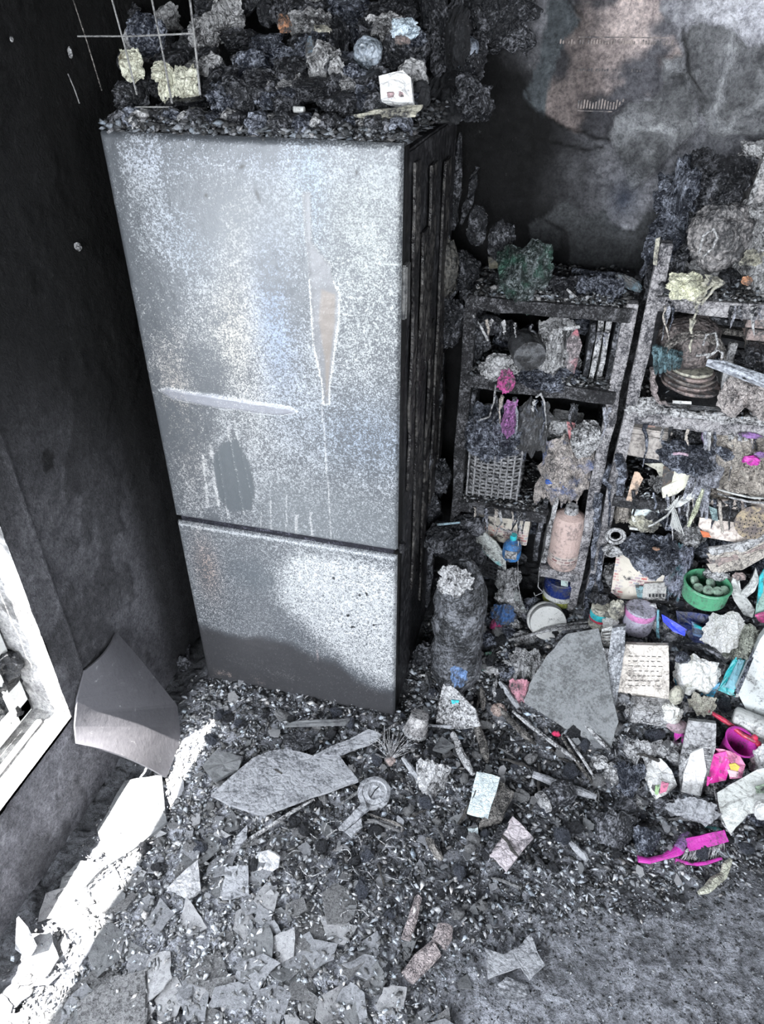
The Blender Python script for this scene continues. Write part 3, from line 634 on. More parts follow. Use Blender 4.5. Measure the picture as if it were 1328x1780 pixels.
def printed(name, base, inks, soot=.3): # faded print blocks and rows of small illegible type
    if name in MATS: return MATS[name]
    b = NB(name); co = b.c()
    br = b.n('TexBrick', {'Vector': b.n('Mapping', {'Vector': co, 'Rotation': (math.pi/2, 0, 0)}).outputs[0], 'Color1': (*inks[0], 1), 'Color2': (*inks[1], 1), 'Mortar': (*base, 1), 'Scale': 26, 'Mortar Size': .045, 'Bias': .1}).outputs[0]
    n = b.noise(16, 3); c = b.mix(b.rng(n, .48, .56), base, br); k = b.noise(30, 5, .7)
    c = b.mix(b.rng(k, .60-soot*.2, .68-soot*.2), c, (.03, .03, .033)); MATS[name] = b.done(c, .6, k, .6, .005); return MATS[name]
prt = printed('scorched printed card', (.50, .46, .40), ((.45, .12, .10), (.30, .30, .34)), .2); prtg = printed('scorched grey printed card', (.34, .31, .28), ((.10, .09, .09), (.22, .17, .14)), .15)
bark = burnt('pink grey wrapped bark print', (.45, .34, .31), dark=(.10, .09, .09), soot=.3, ashy=.1, scale=14, rough=.5)

# =====================================================  SHELVING
VS, VR = 1.80, 2.08
def shelving(label, posts, boards, u0, u1, top):
    t = thing('shelving_unit', label, 'shelf', ((u0+u1)/2, (VS+VR)/2, 0))
    for (u, z1, m) in posts:
        ob('post', rough(tr(box(.03, .034, z1, .002, 14), (u, VS+.017, 0)), .006, 14, int(u*90)), m, t)
        ob('post', rough(tr(box(.026, .03, z1, .002, 10), (u, VR-.016, 0)), .005, 14, int(u*50)), shelfd, t)
    for i, (a, b_, z, m) in enumerate(boards):
        ob('shelf_board', rough(tr(box(b_-a, .27, .020, .003, 16), ((a+b_)/2, VS+.14, z-.02)), .010, 10, i+3), m, t)
        ob('front_rail', rough(tr(box(b_-a, .018, .034, .003, 14), ((a+b_)/2, VS-.004, z-.034)), .007, 13, i+5), m, t)
    return t
shelving('burnt narrow shelving unit beside the fridge, frame blackened', [(-.240, 1.14, shelfd), (.148, 1.16, shelfm)], [(-.24, .15, 1.150, shelfd), (-.235, .15, .935, shelfd), (-.235, .03, .530, shelfd), (.03, .15, .330, shelfm)], -.24, .15, 1.15)
shelving('burnt wide shelving unit at the right, crowded with melted goods', [(.196, 1.30, shelfm), (.97, 1.24, shelfm)], [(.20, .97, 1.185, shelfm), (.20, .97, .885, shelfm), (.20, .97, .625, shelfd), (.20, .97, .285, shelfd)], .2, .97, 1.2)

# ---- left unit, top board
folds('burnt_bag', 'charred plastic bag with green and pink scraps, on the top left shelf', 'bag', 905, 480, 1.84, 95, 110, charm('charred film with green and pink', (.012, .02, .018), (.22, .25, .26), .5, 15, .35, 1, (.05, .14, .10)), 3, .06)
ob('burnt_bag_scrap', rough(tr(blob(.018, .01, .02, 5, 3), P(912, 508, v=1.79)), .002, 40), pink, None, 'small pink melted scrap stuck on the charred bag on top left shelf', 'scrap')
pan('card_corner', 'grey wedge of burnt card poking up among the char, top left shelf', 'card', [(893, 440), (938, 478), (930, 500), (905, 512), (900, 480)], 1.84, 1.80, slabm, .004)
pan('flat_box', 'tiny olive brown charred matchbox shape left of the burnt bag', 'box', [(848, 446), (878, 448), (878, 462), (850, 464)], 1.9, 1.88, col('dull olive card', (.16, .15, .11), .2, .2), .01)
for i, (x, y, v, w_, h_, lb) in enumerate([(975, 500, 1.86, 60, 40, 'charred rag knot at the middle of the top left shelf'), (1020, 505, 1.88, 60, 45, 'charred rag heap behind the steel scraps on top left shelf'), (1060, 500, 1.85, 50, 46, 'arched charred cloth near the right end of top left shelf')]):
    folds('charred_rag', lb, 'cloth', x, y, v, w_, h_, charb if i else char, 10+i, .05, 0, 5)
rod('melted_strip', 'long pale melted strip along the back of the top left shelf', 'strip', [(995, 470, 1.95), (1040, 478, 1.92), (1080, 480, 1.9), (1110, 496, 1.86)], [.006, .009, .007, .003], charb)
lump('burnt_hose_end', 'blue grey burnt hose end hanging beside the shelf corner', 'hose', 1095, 492, 1.84, 46, 16, col('blue grey melted', (.10, .16, .20), .35, .2), 4, rot=(0, 25, 0))
rod('broken_rod', 'thin broken pale rod lying across the rags on the top left shelf', 'rod', [(985, 503, 1.80), (1005, 520, 1.79)], .003, charp)
for i, (x, y, w_, h_) in enumerate([(760, 500, 60, 70), (800, 470, 60, 60), (830, 515, 55, 50), (865, 510, 45, 60), (945, 515, 50, 40), (1000, 522, 50, 26), (780, 560, 45, 80), (1040, 525, 60, 22), (1085, 515, 40, 30), (870, 420, 40, 60), (830, 395, 30, 60)]):
    lump('charred_lump', 'black charred lump heaped behind and on the top left shelf', 'debris', x, y, 1.90+.05*(i % 3), w_, h_, char, 20+i, group='lumps on the top left shelf', sub=4)
rod('charred_stick', 'silvery charred stick slanting in the dark behind the top left shelf', 'stick', [(812, 402, 1.97), (830, 385, 1.97), (846, 372, 1.98)], [.006, .009, .005], charp, seed=2)
# ---- left unit, second board (z .935)
t = thing('metal_tin', 'round burnt tin with teal blue glints lying on its side on second left shelf', 'tin', P(912, 622, v=1.85))
c0 = P(910, 596, v=1.83); m0 = dist(c0)
ob('tin_body', tr(lathe([(27*m0, 0), (28*m0, .003), (28*m0, .07), (27*m0, .075)], 28, .02), c0, (95, 0, 18)), silver, t)
ob('tin_face', tr(lathe([(.0, -.001), (12*m0, -.003), (25*m0, -.001), (26*m0, .002)], 28, .02), (c0[0], c0[1]+.002, c0[2]), (95, 0, 18)), charm('painted teal reflection', (.006, .03, .05), (.05, .30, .34), .42, 8, .2, .4), t)  # blue-teal reflection painted into the face colour
for i, (x0, x1, y0, y1, lb) in enumerate([(1012, 1022, 560, 655, 'thin charred book, first of the upright row on second left shelf'), (1024, 1033, 552, 658, 'second charred upright book on second left shelf'), (1036, 1046, 548, 664, 'warped pale-edged upright book on second left shelf'), (1050, 1057, 556, 668, 'fourth charred upright book, second left shelf'), (1062, 1068, 560, 672, 'last narrow charred upright book by the shelf post')]):
    q0, q1 = P(x1, y0, v=1.83), P(x0, y1, v=1.83)
    ob('charred_book', rough(tr(box(.013, .16, q0[2]-.936, .001, 8), (q1[0]+.006, 1.90, .936), (0, 0, 0)), .006, 18, i), charp if i in (1, 2) else char, None, lb, 'book', 'upright books on second left shelf')
folds('burnt_cloth', 'grey scorched cloth bundle beside the upright books', 'cloth', 965, 615, 1.86, 75, 110, charp, 31, .06, 0, 4)
pan('pink_flap', 'grey flap with a pink torn edge in the scorched cloth bundle', 'scrap', [(985, 590), (1003, 570), (1012, 600), (998, 650), (985, 640)], 1.83, 1.80, charm('ash with pink', (.08, .07, .075), (.34, .30, .31), .6, 16, .5, .8, (.5, .16, .2)), .003)
ob('burnt_stick', tube([P(962, 572, v=1.80), P(985, 571, v=1.79), P(1008, 568, v=1.79)], [.003, .005, .004], 7, .2), charp, None, 'short pale stick lying across the scorched cloth, second left shelf', 'stick')
folds('burnt_book_pages', 'fanned charred pages lying under the grey cloth on second left shelf', 'paper', 945, 655, 1.83, 130, 46, charb, 33, .05, 0, 6)
lump('melted_flower', 'pink melted flower drooping over the second left shelf edge', 'ornament', 880, 662, 1.775, 24, 34, col('hot pink melted plastic', (.75, .10, .42), .25, .1), 6, sub=4, rdg=.8, fr=3)
lump('charred_lump', 'pale ash-crusted lump above the pink melted flower', 'debris', 868, 640, 1.80, 60, 40, charp, 7, group=None)
for i, (x, y, w_, h_) in enumerate([(830, 590, 40, 60), (850, 565, 60, 30), (835, 640, 40, 30), (925, 640, 60, 30), (985, 665, 60, 26), (1040, 665, 60, 24)]):
    lump('charred_lump', 'black charred lump on the second left shelf', 'debris', x, y, 1.88, w_, h_, char, 40+i, group='lumps on the second left shelf', sub=3)
rod('charred_cable', 'thin charred cable slanting in front of the second left shelf', 'cable', [(822, 548, 1.80), (838, 572, 1.79), (848, 592, 1.80)], .003, charp)
# ---- left unit, third board: wicker basket with film heap
t = thing('wicker_basket', 'grey scorched wicker basket with melted film heaped in it', 'basket', P(858, 872, v=1.84))
q0, q1 = P(806, 870, v=1.81), P(913, 782, v=1.81); cx_, wd, zb, zt = (q0[0]+q1[0])/2, (q1[0]-q0[0])/2, .545, q1[2]
wick = charm('scorched wicker', (.03, .03, .034), (.30, .30, .31), .75, 40, .6, .6)
def rr_path(w2, d2, z, n=40, ph=0, amp=0):
    L = []
    for i in range(n+1):
        a = 2*math.pi*i/n; c_, s_ = math.cos(a), math.sin(a); m_ = (abs(c_)**5+abs(s_)**5)**(-1/5)
        k = 1+amp*math.cos(a*n/2+ph); L.append((cx_+w2*c_*m_*k, 1.93+d2*s_*m_*k, z))
    return L
N_ = 15
for i in range(N_):
    z = zb+.006+(zt-zb-.01)*i/(N_-1); k = 1-.06*(1-i/N_)
    ob('woven_strand', tube(rr_path(wd*k, .12*k, z, 40, math.pi*(i % 2), .022), .0036, 5, .1, i), wick, t)
for i in range(9):
    u_ = cx_-wd*.92+wd*1.84*i/8; ob('stake', tube([(u_, 1.813, zb), (u_, 1.806, zt)], .003, 5), wick, t)
ob('rim', tube(rr_path(wd*1.03, .125, zt+.004, 40, 0, .01), .006, 7, .2), wick, t)
ob('basket_floor', tr(box(wd*1.9, .22, .006), (cx_, 1.93, zb)), wick, t)
folds('melted_film', 'heap of melted grey film and netting spilling from the wicker basket', 'plastic film', 860, 745, 1.86, 120, 95, charb, 51, .09, 0, 4, hang=.3)
folds('purple_netting', 'crumpled purple netting on the film heap above the wicker basket', 'netting', 886, 728, 1.79, 26, 66, charm('purple netting char', (.05, .03, .06), (.42, .18, .42), .75, 20, .5, 1), 52, .03, 0, 5, nx=34, ny=40)
rod('melted_strand', 'pale melted strand looping down from the second left shelf', 'strand', [(862, 668, 1.79), (858, 700, 1.78), (850, 725, 1.79), (825, 733, 1.80), (812, 735, 1.82)], [.003, .002, .0025, .003], charp, 6)
rod('melted_strand', 'pale melted strand arching beside the empty right half of third shelf', 'strand', [(932, 690, 1.79), (940, 684, 1.78), (946, 700, 1.78), (950, 745, 1.79)], [.003, .003, .0025, .002], charp, 6)
folds('melted_sheet', 'sagging melted sheet right of the purple netting', 'plastic sheet', 925, 740, 1.82, 55, 100, col('sagging grey plastic', (.20, .22, .26), .5, .3), 53, .05, 0, 3)
# ---- third level right: box, melted fabric
ashprism('small_box', 'grey scorched box with pink corner on the third left shelf', 'box', 980, 762, 1.90, 52, 42, .08, charp, (0, 0, -6), seed=3)
pan('pink_corner', 'pink peeled corner on the small grey box', 'scrap', [(985, 733), (1000, 735), (996, 775), (990, 772)], 1.85, 1.83, col('salmon card', (.75, .30, .32), .1, .1), .003)
folds('melted_fabric', 'scorched quilted fabric with blue spots, folded over the tall bottle', 'cloth', 985, 815, 1.83, 92, 110, charm('quilt ash', (.04, .04, .045), (.40, .36, .34), .8, 20, .7, 1, (.10, .14, .28)), 61, .06, 0, 4.5, hang=.3)
lump('coiled_bun', 'coiled grey rope end on the folded fabric, by the shelf post', 'rope', 1018, 765, 1.80, 42, 60, charp, 62, sub=4, rdg=.6, fr=2.4)
for i, (x, y) in enumerate([(980, 842), (957, 838)]):
    lump('blue_petal', 'small blue plastic petal in the folded fabric, %s of the two' % ('right' if i == 0 else 'left'), 'ornament', x, y, 1.77, 18, 12, blue, 63+i, sub=3)
# ---- printed box under the basket, bottle, mask
t = thing('printed_box', 'scorched printed cardboard box under the wicker basket', 'box', P(868, 935, v=1.85))
q = P(868, 940, v=1.84); m = dist(q)
ob('carton', rough(tr(box(98*m, .16, 64*m, .003, 8), (q[0], q[1]+.08, q[2]-.004), (0, 0, -3)), .005, 20), prt, t)
ob('torn_flap', tube([P(822, 900, v=1.80), P(850, 908, v=1.79), P(890, 928, v=1.78)], [.006, .004, .003], 6, .2, flat=.4), charp, t)
t = thing('mesh_crate', 'black mesh crate with a grid side below the printed box', 'crate', P(845, 985, v=1.82))
m = mp(845, 985, 1.80)
for i in range(8): ob('slat', tube([P(816+i*8, 964+i*2.6, v=1.80), P(820+i*7.6, 988+i*3.2, v=1.80)], .0028, 5), dark, t)
for j in range(5): ob('slat', tube([P(814, 966+j*6, v=1.798), P(878, 986+j*6.6, v=1.798)], .0028, 5), dark, t)
pan('crate_side', None, None, [(812, 960), (880, 984), (882, 1016), (818, 994)], 1.83, 1.83, silver, .004, parent=t)
pan('striped_packet', 'pale striped packet with a teal dot leaning on the mesh crate', 'packet', [(822, 925), (835, 920), (862, 942), (878, 965), (880, 990), (862, 980), (840, 960), (822, 952)], 1.80, 1.78, charm('striped packet', (.10, .10, .10), (.50, .52, .50), .8, 20, .5, .5, (.12, .40, .42)), .006)
t = thing('blue_bottle', 'small translucent blue bottle standing against the printed box', 'bottle', P(888, 968, v=1.79))
q = P(888, 968, v=1.79); m = dist(q)
ob('body', tr(lathe([(0, 0), (15*m, 0), (16*m, .01), (16*m, 24*m), (12*m, 32*m), (5*m, 36*m), (5*m, 40*m)], 20, .04), q), col('glossy blue plastic', (.05, .22, .55), .2, .2, rough=.15), t)
ob('cap', tr(lathe([(6*m, 0), (6*m, 9*m), (0, 9*m)], 14), (q[0], q[1], q[2]+39*m)), teal, t)
ob('label', tr(rough(box(20*m, .004, 16*m, .001, 3), .001, 30), (q[0], q[1]-16.2*m, q[2]+8*m)), charp, t)
for i, (x0, x1, ya, yb) in enumerate([(922, 932, 866, 985), (936, 946, 862, 1000)]):
    q0, q1 = P(x1, ya, v=1.8), P(x0, yb, v=1.8)
    ob('upright_file', rough(tr(box(.014, .15, q0[2]-.335, .002, 8), (q1[0]+.008, 1.885, .335), (0, 2, 0)), .006, 15, i), charp if i else char, None, ('left' if i == 0 else 'right')+' of two charred upright files beside the tall bottle', 'file')
t = thing('tall_bottle', 'tall pinkish grey scorched bottle standing on the lower left shelf', 'bottle', P(974, 988, v=1.83))
q = P(974, 992, v=1.82); m = dist(q)
ob('body', tr(lathe([(0, 0), (22*m, 0), (25*m, .008), (26*m, .02), (26*m, 92*m), (23*m, 104*m), (12*m, 110*m)], 26, .02), (q[0], q[1], .334)), bark, t)
ob('neck', tr(lathe([(12*m, 108*m), (10*m, 122*m), (0, 122*m)], 18, .1), (q[0], q[1], .334)), charp, t)
ob('label_print', tr(lathe([(26.2*m, 18*m), (26.4*m, 32*m)], 26, cap=False), (q[0], q[1], .334)), printed('tiny print', (.42, .36, .33), ((.18, .06, .06), (.2, .2, .2)), .05), t)
t = thing('blue_tin', 'tin with navy label and white band under the tall bottle', 'tin', P(968, 1042, v=1.83))
q = P(970, 1040, v=1.84); m = dist(q)
ob('body', tr(lathe([(0, 0), (27*m, 0), (27*m, 12*m), (28*m, 13*m)], 26, .01), q), col('yellow green rim', (.45, .48, .10), .1, .1), t)
ob('white_band', tr(lathe([(27.5*m, 11*m), (28*m, 12*m), (28*m, 22*m)], 26, cap=False), q), white, t)
ob('navy_band', tr(lathe([(27.8*m, 20*m), (27.8*m, 46*m), (26*m, 48*m), (0, 48*m)], 26), q), navy, t)
pan('label', None, None, [(975, 998), (988, 1000), (987, 1020), (975, 1018)], 1.795, 1.795, col('pale teal label', (.50, .62, .60), .05, .05), .002, parent=t)
t = thing('white_tub', 'white paint-spotted round tub lying at the foot of the shelf', 'tub', P(950, 1082, v=1.80))
q = P(948, 1072, v=1.82); m = dist(q)
ob('body', tr(lathe([(0, 0), (24*m, 0), (30*m, 8*m), (31*m, .07), (30*m, .08)], 26, .04), q, (62, 0, 8)), spk, t)
ob('lid', tr(lathe([(31*m, 0), (32*m, .004), (31*m, .010), (26*m, .012), (0, .010)], 26, .03), (q[0], q[1]-.035, q[2]+.02), (62, 0, 8)), spk, t)
# ---- lower left contents
folds('blue_flower', 'crumpled blue plastic flower in the lower left shelf opening', 'ornament', 874, 1066, 1.76, 40, 44, col('blue film', (.05, .16, .42), .3, .25), 71, .03, 0, 5, nx=28, ny=26)
folds('magenta_scrap', 'dark magenta torn film below the blue plastic flower', 'scrap', 862, 1092, 1.75, 22, 42, col('dark magenta film', (.45, .02, .16), .25, .1), 72, .02, 0, 3, nx=20, ny=22)
lump('green_scrap', 'green melted knob near the foot of the burnt roll', 'scrap', 848, 1146, 1.70, 20, 26, col('green melted', (.03, .30, .16), .3, .1), 73, sub=3)
rod('turquoise_handle', 'turquoise melted spoon handle lying by the green knob', 'handle', [(838, 1164, 1.66), (855, 1162, 1.66), (872, 1154, 1.66)], [.004, .006, .004], col('turquoise pale', (.12, .62, .55), .05, .1), flat=.6)
pan('pale_sheet', 'pale torn plastic sheet hanging under the blue bottle', 'plastic sheet', [(868, 1000), (890, 1010), (905, 1035), (915, 1065), (895, 1052), (870, 1040)], 1.80, 1.77, col('pale grey plastic', (.42, .45, .45), .35, .2), .003)
folds('char_tangle', 'tangled charred film hanging below the mesh crate', 'plastic film', 885, 1010, 1.81, 40, 60, charp, 74, .04, 0, 5, hang=.5)
lump('round_char', 'round grey ribbed lump under the hanging pale sheet', 'debris', 885, 1045, 1.80, 42, 40, charp, 75)
rod('hanging_wire', 'thin pale bent wire hanging beside the navy label tin', 'wire', [(938, 985, 1.79), (935, 1020, 1.785), (944, 1030, 1.785), (930, 1036, 1.785), (928, 1030, 1.785)], .0013, charp, 5)
rod('hanging_wire', 'long thin pale wire hanging from the blue bottle', 'wire', [(901, 940, 1.78), (900, 1010, 1.775), (906, 1048, 1.77), (898, 1056, 1.77)], .0013, charp, 5)
rod('crossed_stick', 'grey stick lying across the foot of the left unit, upper of two', 'stick', [(936, 1092, 1.72), (1000, 1084, 1.72), (1048, 1078, 1.72)], [.004, .006, .004], charp, flat=.5)
rod('crossed_stick', 'split grey stick lying across the foot of the left unit, lower of two', 'stick', [(885, 1112, 1.70), (960, 1094, 1.70), (1062, 1086, 1.71)], [.006, .010, .008], charp, flat=.5, seed=3)
for i in range(30):
    rr = random.Random(i+900); x = rr.uniform(805, 930); y = rr.uniform(1040, 1180)
    lump('charred_lump', 'small charred lump at the foot of the narrow shelving', 'debris', x, y, 1.84-.0009*(y-1040), rr.uniform(18, 42), rr.uniform(14, 34), [char, charb, charp][i % 3], 80+i, sub=3, group='lumps at the foot of the narrow shelving')
# burnt roll standing beside the fridge
t = thing('burnt_roll', 'tall burnt roll of matting standing right of the fridge', 'roll', P(790, 1180, v=1.60))
q = P(790, 1180, v=1.60); m = dist(q); ht = P(790, 972, v=q[1])[2]-q[2]
ob('roll_body', rough(rough(tr(lathe([(0, 0), (36*m, 0), (40*m, .03)]+[(42*m*(1-.03*math.sin(k*1.9)), ht*(.1+.07*k)) for k in range(9)]+[(38*m, ht*.80), (32*m, ht*.88), (22*m, ht*.95), (9*m, ht), (0, ht)], 48, .10, 3), q), .010, 26, 4), .006, 70, 5), charm('charred matting', (.012, .013, .015), (.13, .135, .15), .6, 13, .5, 1), t)
folds('hood', None, None, 792, 1010, q[1]-.045, 66, 66, charp, 77, .03, parent=t)
folds('blue_ribbon', 'crushed blue ribbon bow at the foot of the burnt roll', 'ribbon', 798, 1172, 1.40, 32, 34, col('dusty blue', (.18, .30, .55), .2, .15), 78, .03, 0, 4, nx=24, ny=22)
for i, (x, y, w_, h_, v) in enumerate([(770, 940, 60, 60, 1.75), (815, 915, 50, 40, 1.78), (800, 950, 50, 50, 1.72), (745, 900, 40, 90, 1.85), (760, 830, 40, 70, 1.9), (825, 975, 30, 60, 1.74), (735, 1000, 30, 120, 1.85), (740, 1150, 40, 80, 1.8)]):
    lump('charred_lump', 'black char clinging between the fridge and the narrow shelving', 'debris', x, y, v, w_, h_, char, 120+i, group='char between fridge and shelving')
ob('blue_scrap', tube([P(738, 905, v=1.7), P(760, 912, v=1.7), P(800, 908, v=1.7)][1:], [.004, .003], 6), col('pale blue scrap', (.35, .50, .58), .2, .1), None, 'pale blue melted sliver above the burnt roll', 'scrap')
# hanging char between fridge and shelf
for i, (pts, r) in enumerate([([(800, 230, 2.02), (790, 330, 2.0), (785, 400, 1.98)], [.004, .016, .01]), ([(830, 290, 2.05), (815, 350, 2.03), (800, 390, 2.0)], [.006, .012, .004]), ([(775, 300, 1.95), (770, 420, 1.93), (765, 520, 1.92)], [.008, .016, .012]), ([(760, 520, 1.92), (762, 650, 1.9), (750, 800, 1.9)], [.01, .018, .008]), ([(730, 700, 1.8), (745, 800, 1.8), (735, 900, 1.8)], [.008, .012, .008])]):
    rod('hanging_char', 'long black charred strip hanging in the gap right of the fridge', 'debris', pts, r, char, 8, .45, i, group='char strips right of the fridge')
lump('burnt_canister', 'black ribbed burnt canister hanging right of the fridge, olive side', 'canister', 770, 470, 1.88, 52, 110, charm('canister char', (.012, .012, .012), (.10, .095, .085), .5, 10, .5, .8), 130, amp=.15, rdg=.15)
# =====================================================  RIGHT UNIT
# heap on the top board
top = [(1160, 480, 50, 60, 'char'), (1150, 440, 40, 60, 'charb'), (1180, 340, 60, 50, 'charb'), (1195, 320, 40, 60, 'charb'), (1165, 400, 50, 50, 'charb'), (1190, 430, 60, 60, 'char'), (1240, 320, 80, 50, 'char'), (1270, 300, 60, 40, 'char'), (1300, 440, 50, 60, 'charp'), (1320, 400, 60, 60, 'charp'), (1330, 470, 60, 60, 'charp'), (1290, 480, 50, 40, 'charp'), (1200, 480, 60, 40, 'charp'), (1255, 490, 50, 30, 'char'), (1150, 500, 40, 20, 'charp'), (1180, 500, 50, 20, 'charp'), (1300, 505, 70, 24, 'char'), (1345, 510, 60, 24, 'char'), (1220, 280, 40, 30, 'char')]
for i, (x, y, w_, h_, mn) in enumerate(top):
    folds('charred_bundle', 'crumpled charred bundle in the heap on top of the wide shelving', 'debris', x, y, 1.88+.04*(i % 3), w_*1.3, h_*1.4, globals()[mn], 200+i, .07, 0, 4, group='bundles heaped on the wide shelving', nx=34, ny=28)
lump('burnt_bag', 'big rounded burnt bag in the middle of the heap on wide shelving', 'bag', 1250, 410, 1.84, 92, 110, charm('bag skin', (.035, .035, .038), (.20, .19, .19), .6, 10, .5, .7), 230, amp=.2, rdg=.25, sub=5)
rod('bag_handle', 'thin raised loop handle lying on the big burnt bag', 'handle', [(1215, 440, 1.76), (1222, 410, 1.755), (1240, 398, 1.755), (1247, 412, 1.755), (1238, 432, 1.76), (1222, 446, 1.765)], .003, charp, 6)
lump('burnt_bag', 'smaller upper burnt bag leaning behind the big one on wide shelving', 'bag', 1215, 375, 1.95, 80, 70, char, 231, sub=4)
t = thing('stacked_box', 'tall grey scorched box at the photo edge, on the wide shelving heap', 'box', P(1320, 370, v=1.95))
q = P(1325, 365, v=1.93); m = dist(q)
ob('carton', rough(tr(box(72*m, .12, 105*m, .004, 10), q, (0, 4, 0)), .005, 16), charm('smoked carton', (.06, .06, .065), (.30, .29, .29), .75, 12, .7, .6), t)
ob('edge_tape', rough(tr(box(9*m, .01, 104*m, .002, 8), (q[0]-33*m, q[1]-.063, q[2]), (0, 4, 0)), .003, 30), charp, t)
folds('crust', None, None, 1318, 258, 1.9, 62, 26, charp, 233, .03, parent=t)
pan('leaning_plate', 'thin pale-edged upright plate beside the tall grey box', 'plate', [(1262, 335), (1268, 322), (1272, 365), (1264, 372)], 1.88, 1.88, charp, .004)
folds('melted_blob', 'pale yellow melted plastic mass hanging over the wide shelf edge', 'melted plastic', 1192, 497, 1.785, 60, 40, charm('pale yellow melt', (.16, .15, .12), (.66, .64, .46), .9, 16, .5, .9), 234, .04, 0, 4)
t = thing('melted_drip', 'white melted plastic drip stretching from the shelf down to the bag', 'melted plastic', P(1220, 512, v=1.79))
ob('fan', rough(cat_([drips([(1245, 485, 1214, 522), (1256, 488, 1218, 530), (1232, 478, 1212, 520), (1205, 505, 1213, 530), (1198, 512, 1212, 532), (1222, 490, 1214, 526)], 1.775, .0045, 5)]), .002, 60), cream, t)
ob('thread', drips([(1214, 522, 1205, 560), (1205, 555, 1200, 612)], 1.775, .0035, 8), cream, t)
pan('cream_drip', 'cream melted drip on the left corner of the wide shelving heap', 'melted plastic', [(1140, 415), (1148, 412), (1144, 440), (1142, 462), (1135, 460), (1137, 435)], 1.80, 1.79, cream, .006)
lump('orange_scrap', 'small orange melted scrap near the wide shelf top edge', 'scrap', 1298, 488, 1.80, 16, 14, col('orange melt', (.62, .30, .16), .3, .2), 236, sub=3)
folds('cream_fluff', 'cream burnt fluff clump right of the big burnt bag', 'fluff', 1308, 448, 1.82, 34, 26, cream, 237, .03, 0, 4, nx=24, ny=20)
folds('cream_fluff', 'cream burnt fluff clump at the photo edge below the tall box', 'fluff', 1312, 388, 1.88, 40, 36, cream, 238, .03, 0, 4, nx=24, ny=20)
# compartment under the top board
ashprism('brown_box_end', 'brown box end tucked under the left of the wide top shelf', 'box', 1165, 527, 1.93, 46, 16, .1, col('brown card', (.16, .10, .085), .2, .1), seed=1)
pan('white_strip', 'white strip with a dark seam under the wide top shelf', 'strip', [(1225, 524), (1310, 534), (1310, 541), (1226, 531)], 1.80, 1.80, white, .004)
for i in range(5):
    y = 566+i*17; q = P(1258, y, v=1.88); m = dist(q)
    ob('stacked_sheet', rough(tr(box(88*m, .18, 11*m, .002, 8), (q[0], q[1]+.09, q[2]), (0, 3, 3*(i % 2))), .006, 14, i), [char, charb, dark][i % 3] if i != 1 else charw, None, 'charred folder in the dark stack behind the burnt handbag', 'folder', 'dark folders behind the burnt handbag')
ob('upright_file', rough(tr(box(.018, .16, .16, .002, 8), (P(1288, 600, v=1.86)[0], 1.94, .90), (0, -6, 0)), .006, 12, 7), charp, None, 'upright warped file right of the dark folder stack', 'file')
for i in range(4):
    q = P(1322, 552+i*22, v=1.84); m = dist(q)
    ob('pale_box', rough(tr(box(44*m, .12, 20*m, .002, 5), (q[0]+.004, q[1]+.06, q[2]-20*m)), .003, 20, i), pinkc if i < 2 else tanp, None, 'pinkish scorched box, %s of the stack of four at the photo edge' % ['top', 'second', 'third', 'bottom'][i], 'box', 'pale boxes at the photo edge')
t = thing('handbag', 'burnt brown handbag with looped straps on the wide middle shelf', 'bag', P(1195, 690, v=1.86))
q = A3(P(1200, 600, v=1.85)); m = dist(q)
bagm = charm('burnt leather', (.03, .027, .028), (.17, .145, .14), .6, 12, .5, .7)
ob('bag_body', tr(blob(104*m, .16, 92*m, 241, 5, .12, 1.6, .12, .03), q+[0, .03, 0]), bagm, t)
for i, k in enumerate([0, 3, 6]):
    ob('strap', tube([tuple(q+np.array([(-50+k)*m*math.cos(a), -.075-.004*i, (44-k*1.5)*m*math.sin(a)-.0])) for a in np.linspace(-.2, 3.1, 18)], .003, 6), charw, t)
ob('strap', tube([P(x, y, v=1.755) for x, y in ((1222, 600), (1228, 582), (1244, 578), (1248, 600), (1240, 615), (1210, 618))], .003, 6), charp, t)
ob('strap', tube([P(x, y, v=1.75) for x, y in ((1228, 622), (1248, 608), (1256, 614), (1255, 622))], .003, 6), charp, t)
for i in range(6):
    rod('melted_fin', None, None, [(1138+i*9, 600+i*2, 1.77), (1140+i*8, 625, 1.765), (1140+i*8, 650-i*2, 1.77)], [.006, .008, .004], charm('blue green char', (.015, .03, .035), (.12, .20, .23), .6, 18, .4, 1), parent=t, seed=i)
for i, (y, w_, mt, lb) in enumerate([(676, 100, pinkc, 'bottom'), (669, 92, pinkc, 'fourth'), (662, 88, tanp, 'third'), (655, 84, pinkc, 'second'), (649, 76, cream, 'top')]):
    q = P(1200, y, v=1.86); m = dist(q)
    ob('folded_napkin', rough(tr(lathe([(0, 0), (w_*m*.46, 0), (w_*m*.5, .006), (w_*m*.49, .010), (0, .012)], 30, .08, i), (q[0], q[1]+.02, q[2]+.0), (0, 3, 0)), .003, 20, i), mt, None, 'pinkish scorched dish, %s of the stack under the burnt handbag' % lb, 'dish', 'stacked dishes under the handbag')
t = thing('laptop', 'flat black case with a white sticker under the stacked dishes', 'case', P(1205, 705, v=1.84))
q = P(1205, 704, v=1.81); m = dist(q)
ob('case_body', rough(tr(box(118*m, .18, .022, .003, 8), (q[0], 1.90, .888)), .003, 12), col('black slick case', (.03, .035, .042), .3, .25, rough=.3), t)
pan('sticker', None, None, [(1169, 696), (1202, 698), (1202, 703), (1169, 701)], 1.806, 1.806, white, .002, parent=t)
rod('curved_binding', 'stack of bent pinkish strips curling round the left of the black case', 'strip', [(1134, 640, 1.79), (1136, 680, 1.785), (1143, 698, 1.78), (1165, 705, 1.785)], [.012, .013, .010, .005], charm('bent strips', (.08, .07, .07), (.36, .31, .31), .75, 25, .6, 1), flat=.5)
